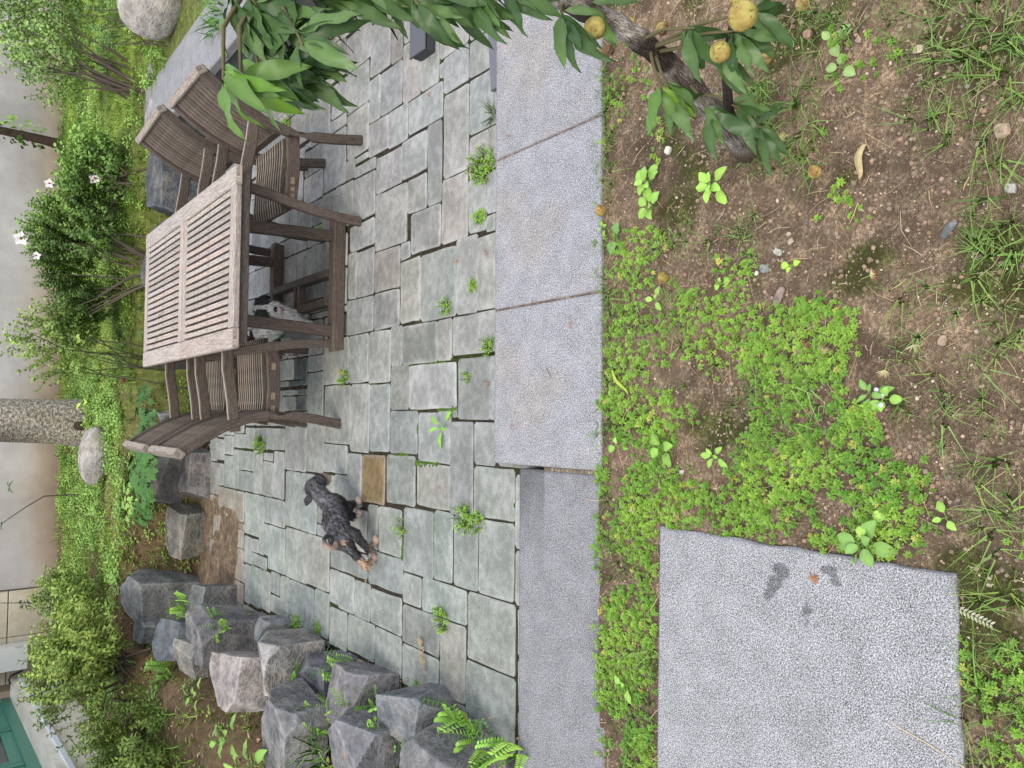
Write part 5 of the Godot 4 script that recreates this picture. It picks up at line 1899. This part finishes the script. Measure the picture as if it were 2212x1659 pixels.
	tag(scatter("earth_crumbs", block_mesh(Vector3(.011, .009, .010), 14, .1, Color(1, .98, .95), 2), M.plain, a2, t2), "loose crumbs of brown earth on the near soil", "soil")

	# single broad-leaved plants
	var C := Color(.22, .40, .075)
	for e in [[1408, 395, 9, .050, C, "pale green broadleaf seedling group nearest the kerb under the branch", .03, .72], [1412, 450, 6, .046, C * .95, "pale seedling with four notched leaves just left of its twin group", .03, .75], [1548, 402, 9, .056, Color(.25, .45, .08), "largest bright rosette of smooth oval leaves beneath the peach trunk", .03, .55], [1804, 92, 3, .046, Color(.20, .31, .11), "greyish seedling with wavy leaves at the far right of the soil", .015, .7], [1822, 148, 4, .040, Color(.20, .31, .11), "greyish seedling with rounded leaves below its wavy-leaved neighbour", .015, .7], [1336, 512, 2, .05, Color(.12, .24, .07), "single dark round ribbed leaf by the kerb", .008, .85], [1310, 492, 4, .026, C * .9, "tiny seedling between the kerb and the round ribbed leaf", .02, .6], [1420, 648, 4, .034, C, "little seedling with a leaf touching the fallen peach", .015, .6], [1714, 574, 3, .030, Color(.28, .46, .07), "three-leaved yellow-green seedling among the pebbles", .012, .7], [1560, 612, 3, .026, C, "tiny twin-leaved seedling between peach and pebbles", .01, .8], [1886, 850, 6, .042, Color(.15, .28, .07), "weed with tiny white flowers at the edge of the ground cover", .02, .45], [1912, 862, 5, .034, C, "flat pale rosette right next to the white-flowered weed", .01, .7], [1340, 962, 3, .040, C, "pale oval leaf plant at the kerb end among the weeds", .02, .7], [1442, 965, 5, .050, Color(.17, .32, .06), "arrow-leaved seedling with a folded pale leaf amid the ground cover", .035, .7], [1548, 985, 6, .040, C, "six-leaved rosette in a bare gap of the ground cover", .015, .5], [1880, 1128, 2, .040, Color(.27, .45, .09), "pair of pale oval leaves above the slab's right side", .03, .7], [1868, 1172, 7, .062, Color(.15, .29, .075), "largest dark broadleaf weed overhanging the stepping slab's edge", .02, .6], [1360, 1478, 3, .045, C, "broad pale leaves in the green strip between kerb and slab", .04, .6], [2048, 1118, 3, .034, C, "small seedling at the bare corner of the ground cover", .02, .6]]:
		broad_plant(e[0], e[1], .081, e[2], e[3], e[4], e[5], "broadleaf_weed", e[6], "plant", "", e[7])
	for e in [[1893, 842, "tiny white flower highest on the weed at the ground cover's edge"], [1905, 855, "tiny white flower in the middle of the weed at the ground cover's edge"], [1903, 875, "tiny white flower apart from the other two on the ground cover's edge"]]:
		var q := g(e[0], e[1], .10)
		single("flower", ball(q, Vector3(.006, .004, .006), Color(.62, .62, .85), 5, 8), M.plain, e[2], "flower", "tiny white flowers")

func peach_tree() -> void:
	var foot := g(1612, 322, .07)
	var o := thing("peach_tree", "young peach tree leaning over the kerb, its lichened branch hung with leaves and small fruit", "tree", foot)
	var along := [foot, gd(1594, 292, 1.98), gd(1560, 258, 1.93), gd(1529, 226, 1.89), gd(1487, 176, 1.83), gd(1446, 140, 1.79), gd(1404, 104, 1.75), gd(1362, 72, 1.72), gd(1322, 47, 1.70), gd(1262, 20, 1.66), gd(1202, -8, 1.62), gd(1110, -55, 1.56), gd(960, -75, 1.50), gd(800, -60, 1.45), gd(670, -40, 1.42), gd(560, -20, 1.42), gd(450, -30, 1.45)]
	var rad := [.040, .034, .028, .024, .0225, .0225, .0230, .0220, .0215, .0210, .020, .015, .013, .011, .009, .006, .004]
	var pts := []
	for p in along: pts.append(p - foot)
	var fine := []
	var fr := []
	for i in pts.size() - 1:
		for k in 4:
			fine.append((pts[i] as Vector3).cubic_interpolate(pts[i + 1], pts[maxi(i - 1, 0)], pts[mini(i + 2, pts.size() - 1)], k / 4.0))
			fr.append(lerpf(rad[i], rad[i + 1], k / 4.0) * (1.0 + .08 * sin(i * 5.0 + k * 1.7)))
	var mb := MB.new()
	mb.tube(fine, fr, 14, Color.WHITE, .05)
	for i in mb.c.size():
		var p := mb.v[i]
		var n := relief.get_noise_3dv(p * 900.0)
		var n2 := relief.get_noise_3dv(p * 2200.0 + Vector3.ONE * 30)
		var c := Color(.14, .115, .105).lerp(Color(.50, .48, .46), clampf(.40 + n * 2.2 + n2 * 1.2, 0, 1))
		if p.length() < .22: c = c.lerp(Color(.17, .115, .075), .7)
		if p.distance_to(pts[6]) < .045 or p.distance_to(pts[5].lerp(pts[6], .4)) < .03: c = c * .35
		mb.c[i] = c
	part("branch", mb.mesh(), M.bark, o)
	# the stub by the root, and the side stem
	var tw := MB.new()
	tw.tube([g(1600, 310, .08) - foot, gd(1575, 240, 1.80) - foot, gd(1566, 130, 1.66) - foot, gd(1590, 30, 1.60) - foot, gd(1600, -60, 1.58) - foot], [.014, .011, .009, .008, .006], 8, Color(.075, .06, .055), .06)
	part("side_stem", tw.mesh(), M.bark, o)
	# leaves in bunches on short twigs: [x, y, distance, number, way they hang, spread, colour]
	var darks := [Color(.036, .080, .024), Color(.050, .103, .030), Color(.070, .132, .038)]
	var brights := [Color(.10, .21, .028), Color(.13, .25, .03), Color(.07, .15, .03)]
	var shapes := {}
	for f in 2:
		var list := []
		for i in 9:
			var src: Array = brights if f == 1 else darks
			list.append(broad_leaf(.102 * rng.randf_range(.85, 1.1), .0235 * rng.randf_range(.9, 1.25), rng.randf_range(.05, .75), rng.randf_range(.10, .24), jit(src[i % 3], .12), .03))
		shapes[f] = list
	var bunch := [[655, 97, 1.30, 11, 20, 165, 0], [610, 62, 1.35, 9, 40, 90, 0], [560, 24, 1.36, 8, 40, 70, 0], [515, 30, 1.38, 6, 60, 50, 0], [640, 140, 1.38, 12, 15, 45, 0], [600, 185, 1.36, 9, 20, 40, 0], [560, 150, 1.34, 9, 35, 50, 0], [482, 176, 1.26, 7, 42, 60, 1], [520, 170, 1.30, 4, 30, 40, 1], [690, 20, 1.42, 7, 10, 50, 0], [740, 2, 1.42, 8, 5, 55, 0], [800, -8, 1.42, 8, 10, 50, 0], [850, 4, 1.42, 8, 20, 50, 0], [905, 10, 1.32, 8, 40, 32, 0], [945, 15, 1.36, 8, 35, 45, 0], [985, 2, 1.38, 7, 35, 40, 0], [1035, -6, 1.36, 8, 40, 40, 0], [1095, -14, 1.42, 6, 40, 35, 0], [1222, 58, 1.60, 8, 50, 50, 0], [1285, 10, 1.66, 3, 10, 60, 0], [1500, 60, 1.62, 5, 70, 60, 0], [1596, 66, 1.60, 9, 45, 55, 0], [1570, 110, 1.62, 6, 40, 50, 0], [1640, 20, 1.6, 5, 20, 60, 0], [1450, 205, 1.66, 7, 70, 50, 0], [1432, 200, 1.64, 4, 100, 50, 1], [1540, 250, 1.74, 6, 75, 50, 0], [1600, 235, 1.76, 7, 30, 60, 0], [1645, 275, 1.82, 7, 20, 70, 0]]
	var twigs := MB.new()
	for b in bunch:
		var c := gd(b[0], b[1], b[2]) - foot
		var nearest: Vector3 = fine[0]
		for p in fine:
			if p.distance_to(c) < nearest.distance_to(c): nearest = p
		var midp: Vector3 = nearest.lerp(c, .5) + Vector3(0, .02, .01)
		twigs.tube([nearest, midp, c], [.0045, .0035, .002], 5, Color(.11, .10, .05))
		for i in int(b[3]):
			var a := deg_to_rad(b[4] + rng.randf_range(-1, 1) * b[5])
			var d := (-up * cos(a) - rt * sin(a) + fw * rng.randf_range(-.45, .35)).normalized()
			var nn := (-fw * 1.0 + up * .9 + rt * rng.randf_range(-.8, .8) + fw * rng.randf_range(-.3, .5)).normalized()
			var q := part("leaf", shapes[b[6]][rng.randi() % 9], M.peach_leaf, o)
			var back := rng.randf_range(0.0, .035)
			q.transform = Transform3D(basis_along(d, nn).scaled(Vector3.ONE * rng.randf_range(.72, 1.12)), c - (c - midp).normalized() * back + d * .006)
	part("twigs", twigs.mesh(), M.twig, o)
	var Y := Color(.50, .47, .16)
	var R := Color(.47, .36, .13)
	for e in [[1604, 34, 1.53, .0255], [1556, 112, 1.60, .0195], [1284, 60, 1.62, .021], [1598, -8, 1.56, .020]]:
		var q := part("peach", peach_mesh(e[3], Y, R, int(e[0])), M.peach, o)
		q.position = gd(e[0], e[1], e[2]) - foot
		q.rotation = Vector3(.4, e[0], .3)

func small_things() -> void:
	# fallen peaches
	var Y := Color(.47, .39, .15)
	var BR := Color(.22, .13, .07)
	for e in [[1302, 456, .104, .019, Y, Color(.40, .22, .08), "small fallen peach resting against the kerb edge"], [1438, 600, .083, .0185, Color(.42, .33, .10), Color(.30, .24, .08), "fallen peach with a dark worm hole beside a little seedling"], [1765, 372, .083, .0175, Y, Color(.36, .22, .09), "fallen yellow peach with brown spots near the flat seed pod"], [1640, 244, .083, .019, Y, BR, "fallen peach half hidden in the grass by the trunk's foot"], [1740, 12, .083, .020, Color(.42, .33, .14), BR, "fallen brownish peach at the far right end of the soil"], [1366, 52, .083, .0185, Color(.46, .46, .12), Color(.40, .36, .10), "pale green fallen peach under the branch"], [1436, 64, .083, .020, Y, Color(.14, .08, .05), "fallen peach with a rotten dark side under the branch"], [1318, 112, .083, .020, BR, Color(.14, .09, .06), "darker rotten peach of the pair at the kerb"], [1304, 117, .087, .018, Color(.30, .20, .12), BR, "lighter rotten peach of the pair at the kerb"], [1660, 128, .083, .017, Y, BR, "fallen peach showing between the hanging leaves right of the trunk"], [1640, 95, .082, .014, Color(.36, .19, .10), BR, "withered little brown peach on the soil below the big hanging one"]]:
		var p := g(e[0], e[1], e[2])
		var o := single("fallen_peach", peach_mesh(e[3], e[4], e[5], int(e[1])), M.peach, e[6], "peach", "fallen peaches")
		o.position = p + Vector3(0, e[3] * .55, 0)
		o.rotation = Vector3(1.2, e[0], .6)
	# pebbles worth telling apart
	for e in [[1683, 545, .026, .014, .018, Color(.62, .60, .54), "smooth white oval pebble"], [1651, 580, .030, .014, .024, Color(.26, .29, .28), "speckled grey-green pebble beside the white chip"], [1634, 590, .014, .010, .012, Color(.66, .64, .58), "small white stone chip"], [1684, 640, .022, .012, .055, Color(.34, .27, .24), "long flat pinkish stone lying by the ground cover"], [1711, 522, .018, .012, .016, Color(.46, .40, .30), "small tan pebble right of the white oval one"], [1984, 106, .024, .014, .020, Color(.58, .50, .38), "pale chunky stone at the far right of the soil"], [2168, 284, .034, .022, .030, Color(.48, .36, .27), "squarish tan stone among grass at the near right"], [2184, 407, .022, .016, .022, Color(.40, .40, .40), "round grey pebble at the near right edge"], [2050, 496, .044, .010, .018, Color(.20, .23, .24), "dark grey slate shard on the bare soil"], [1858, 88, .014, .01, .018, Color(.42, .33, .26), "small brown stone by the greyish seedling"], [1444, 325, .022, .014, .026, Color(.66, .63, .55), "white stone beside a dry stalk beneath the branch"], [1408, 205, .030, .016, .030, Color(.46, .37, .30), "tan flat stone leaning under the branch"], [1752, 78, .024, .02, .024, Color(.34, .22, .16), "reddish round stone near the far right fallen peach"], [1580, 300, .0, .0, .0, Color(.5, .5, .5), ""], [2036, 735, .020, .012, .026, Color(.42, .32, .24), "tan stone by the long grass blades at the bottom"], [1788, 500, .016, .012, .016, Color(.36, .28, .20), "little brown pebble between pod and pebble group"], [1706, 506, .010, .010, .012, Color(.60, .48, .38), "pinkish pebble in the pebble group"], [1476, 1020, .016, .01, .016, Color(.50, .46, .42), "pale pebble in a bare gap of the ground cover"]]:
		if e[2] <= 0: continue
		var o := single("pebble", block_mesh(Vector3(e[2], e[3], e[4]), int(e[0]), .45, e[5], 3, e[1] * .1), M.rock, e[6], "stone", "pebbles on the soil")
		var p := g(e[0], e[1], .082)
		p.y = soil_y(p.x, p.z) - .002
		o.position = p
	# the flat seed pod and the green one
	for e in [[1868, 312, 1851, 388, Color(.40, .32, .17), "flat tan seed pod with bulging seeds lying on bare soil", .020, .084], [1324, 800, 1356, 856, Color(.34, .44, .07), "yellow-green curled pod lying at the kerb", .012, .096]]:
		var a := g(e[0], e[1], e[7])
		var b := g(e[2], e[3], e[7])
		var v := MB.new()
		var s := (b - a).cross(Vector3.UP).normalized()
		var last := []
		for i in 15:
			var t := i / 14.0
			var w: float = e[6] * .5 * pow(sin(PI * clampf(t * .8 + .14, 0, 1)), .7) * (1.0 if t < .95 else .3)
			var bulge := .0035 * absf(sin(t * 19.0)) + .002
			var m := a.lerp(b, t) + s * .008 * sin(t * 5.0) + Vector3(0, .003, 0)
			var row := [m - s * w, m + Vector3(0, bulge, 0), m + s * w]
			if i > 0:
				for k in 2:
					var nn: Vector3 = ((row[k + 1] - row[k]).cross(last[k] - row[k])).normalized()
					if nn.y < 0: nn = -nn
					v.quad(last[k], last[k + 1], row[k + 1], row[k], nn, jit(e[4], .08))
			last = row
		v.tube([b, b.lerp(b + (b - a) * .16, 1.0) + Vector3(0, .004, 0)], [.0012, .0008], 4, Color(.3, .22, .12))
		single("seed_pod", v.mesh(), M.leaf, e[5], "seed pod")
	# fallen silk-tree flowers: a tuft of pale stamens on a stalk
	for e in [[1880, 595, Color(.52, .48, .26), Color(.55, .10, .12), "fallen cream flower with pink threads on the bare soil"], [1912, 800, Color(.50, .44, .24), Color(.5, .3, .2), "fallen withered cream flower nearest the white-flowered weed"], [1974, 745, Color(.50, .46, .26), Color(.5, .44, .25), "small fallen cream flower out on the bare soil"], [1778, 762, Color(.46, .38, .22), Color(.4, .3, .18), "withered flower caught in the ground cover"], [1366, 1094, Color(.66, .60, .58), Color(.62, .22, .30), "fan-shaped pink and white flower lying on the weeds by the kerb"], [1548, 1058, Color(.42, .34, .22), Color(.40, .24, .15), "dull fallen flower among the weeds above the slab corner"], [1466, 1120, Color(.55, .22, .22), Color(.60, .20, .20), "tiny pink fallen flower at the slab's far corner"], [1738, 748, Color(.26, .15, .08), Color(.22, .13, .07), "brown dead flower ball in the ground cover"], [1690, 302, Color(.55, .52, .20), Color(.52, .48, .2), "yellow fallen flower head by the tree's foot"]]:
		var p := g(e[0], e[1], .090)
		var v := MB.new()
		var way := rng.randf() * TAU
		for i in 22:
			var a := way + rng.randf_range(-1.3, 1.3)
			var d := Vector3(cos(a), rng.randf_range(.05, .6), sin(a)).normalized()
			var l := rng.randf_range(.012, .024)
			v.tube([p, p + d * l * .6, p + d * l + Vector3(0, -.003, 0)], [.0016, .0012, .0005], 3, e[2], 0.0, [jit(e[2], .15), jit(e[2], .15), e[3]])
		v.tube([p, p - Vector3(cos(way), .15, sin(way)) * .026], [.0012, .0009], 4, Color(.25, .34, .10))
		single("fallen_flower", v.mesh(), M.twig, e[4], "flower", "fallen flowers")
	# dry scraps on the granite and the slates
	var RU := Color(.34, .15, .07)
	for e in [[1758, 1248, .10, RU, 30, .011, "rust-brown fluffy clump with a stem on the stepping slab"], [1230, 702, .105, Color(.36, .20, .10), 8, .012, "dry curled leaf with a stalk on the middle of the kerb"], [1105, 920, .105, RU, 8, .008, "rust scrap near the kerb's left end"], [1098, 292, .105, RU, 7, .008, "rust scrap on the right part of the kerb"], [1096, 260, .105, RU, 6, .007, "smaller rust scrap on the right part of the kerb"], [1262, 1050, .085, Color(.25, .15, .12), 4, .008, "brown flake on the left kerb slab"], [1048, 545, .012, RU, 14, .010, "rust-brown fluff on a slate near mid kerb"], [985, 565, .012, RU, 12, .010, "rust-brown fluff with a stem on a slate beyond the first"], [925, 205, .012, Color(.40, .19, .09), 14, .012, "rust-orange fluff on the slates at right"], [945, 1055, .012, Color(.38, .20, .10), 12, .010, "rust-brown fluff with a stem left of the dandelion-like weed"], [875, 1150, .012, Color(.42, .20, .10), 8, .009, "orange scrap beside the thin sprig weed"], [855, 690, .012, RU, 6, .008, "rust scrap on the slate near the table's foot"], [1050, 830, .012, Color(.30, .20, .14), 12, .014, "brown withered leaf in the joint at the kerb"], [790, 1255, .012, Color(.40, .24, .14), 14, .011, "tan smear of grit and leaf on a slate left of the puppy"]]:
		var p := g(e[0], e[1], e[2])
		var v := MB.new()
		for i in e[4]:
			var a := rng.randf() * TAU
			var d := Vector3(cos(a), rng.randf_range(0, .5), sin(a)).normalized()
			add_leaf(v, p + Vector3(rng.randf_range(-1, 1), .15, rng.randf_range(-1, 1)) * e[5] * .7, d, Vector3.UP, e[5] * rng.randf_range(.6, 1.3), e[5] * .28, .5, jit(e[3], .35))
		var w := rng.randf() * TAU
		v.tube([p, p + Vector3(cos(w), .08, sin(w)) * e[5] * 2.6], [.0008, .0005], 3, Color(.22, .13, .08))
		single("dry_leaf", v.mesh(), M.leaf, e[6], "dry leaf", "rusty scraps on the stone")
	# dry grass head on the slates
	var hp := g(915, 1425, .012)
	var hm := MB.new()
	for i in 60:
		var u := rng.randf()
		var q := hp + Vector3(-.06 + u * .14, .004, .02 - u * .05)
		add_leaf(hm, q, Vector3(rng.randf_range(.2, 1), rng.randf_range(0, .5), rng.randf_range(-.8, .8)).normalized(), Vector3.UP, .03, .004, .2, jit(Color(.45, .36, .20), .25))
	hm.tube([hp + Vector3(-.17, .004, .02), hp + Vector3(-.03, .01, .0), hp + Vector3(.08, .01, -.03)], [.0015, .0012, .0008], 4, Color(.42, .34, .2))
	single("dry_grass_head", hm.mesh(), M.leaf, "dry straw-coloured grass head lying on the slates by the boulders", "dry grass")
	# a straw across the slab, thin twigs on table and kerb
	for e in [[1930, 1565, 2085, 1660, .099, Color(.55, .47, .28), "long straw lying across the near corner of the stepping slab"], [338, 690, 352, 672, .745, Color(.13, .09, .07), "short curved twig on the table's far left part"], [345, 720, 330, 752, .745, Color(.16, .11, .08), "twig lying across the left end of the tabletop"], [1180, 795, 1190, 822, .103, Color(.14, .11, .07), "thin dark twig on the kerb's left half"], [1150, 645, 1146, 668, .103, Color(.16, .13, .07), "tiny twig beside a kerb joint"], [1265, 945, 1290, 930, .103, Color(.22, .40, .08), "small green blade lying on the kerb's left end"]]:
		var a := g(e[0], e[1], e[4])
		var b := g(e[2], e[3], e[4])
		var v := MB.new()
		v.tube([a, a.lerp(b, .5) + Vector3(.004, .003, .004), b], [.0015, .0015, .0008], 4, e[5])
		single("twig", v.mesh(), M.twig, e[6], "twig")
	# a bleached compound leaf beside the slab
	var fa := g(2068, 1312, .085)
	var fb := g(2150, 1352, .085)
	var fm := MB.new()
	fm.tube([fa, fa.lerp(fb, .5) + Vector3(0, .006, 0), fb], [.001, .0009, .0006], 3, Color(.3, .2, .12))
	for i in 9:
		var u := .1 + i / 10.0
		for s in [-1.0, 1.0]:
			var side: Vector3 = (fb - fa).cross(Vector3.UP).normalized() * s
			add_leaf(fm, fa.lerp(fb, u) + Vector3(0, .004, 0), (side + (fb - fa).normalized() * .8 + Vector3(0, .2, 0)).normalized(), Vector3.UP, .013, .005, .1, jit(Color(.46, .44, .34), .15))
	single("dead_leaf", fm.mesh(), M.leaf, "bleached feathery dead leaf on the soil beside the stepping slab", "dead leaf")
	# pale scrap at the silt corner
	var pf := g(472, 1273, .02)
	var pm := MB.new()
	for i in 6: add_leaf(pm, pf + Vector3(rng.randf_range(-.02, .02), .004, rng.randf_range(-.03, .03)), Vector3(rng.randf_range(-1, 1), .3, rng.randf_range(-1, 1)).normalized(), Vector3.UP, .035, .022, .3, Color(.62, .56, .40))
	single("petal", pm.mesh(), M.leaf, "pale cream fallen petal at the silted corner of the paving", "petal")
	var lf := g(1012, 1552, .03)
	var lm := single("dead_leaf", broad_leaf(.10, .05, .4, .06, Color(.40, .26, .14)), M.leaf, "curled brown dead leaf under the ferny leaf at the slates' end", "dead leaf")
	lm.transform = Transform3D(basis_along(Vector3(-.2, .1, -1), Vector3(.5, 1, .3)), lf)
	var yp := g(742, 808, .012)
	var yl := single("dead_leaf", broad_leaf(.075, .022, .1, .03, Color(.40, .32, .13)), M.leaf, "dry yellow leaf in the joint left of the table's foot", "dead leaf")
	yl.transform = Transform3D(basis_along(Vector3(.4, .05, -1), Vector3.UP), yp)
	# grey plastic boxes showing between the hanging leaves
	var bp := g(943, 112, .0)
	var o := thing("storage_box", "dark grey plastic box standing on the slates behind the hanging leaves", "box", bp)
	var mb := MB.new()
	mb.box(Vector3(.0, 0, -.13), Vector3(.30, .060, .0), Color(.05, .053, .06), .012)
	part("body", mb.mesh(), M.plain, o)
	mb = MB.new()
	mb.box(Vector3(-.006, .061, -.136), Vector3(.306, .072, .006), Color(.10, .105, .12), .008)
	part("lid", mb.mesh(), M.plain, o)
	var q0 := g(1078, 190, .0)
	o = thing("storage_box", "long blue-grey plastic lid lying low against the kerb at far right", "box", q0)
	mb = MB.new()
	mb.bar(Vector3(-.02, .03, .05), Vector3(.60, .035, .0), Vector3(0, 0, 1), .12, .02, Color(.13, .135, .16), Color(-1, 0, 0), .006)
	part("lid", mb.mesh(), M.plain, o)
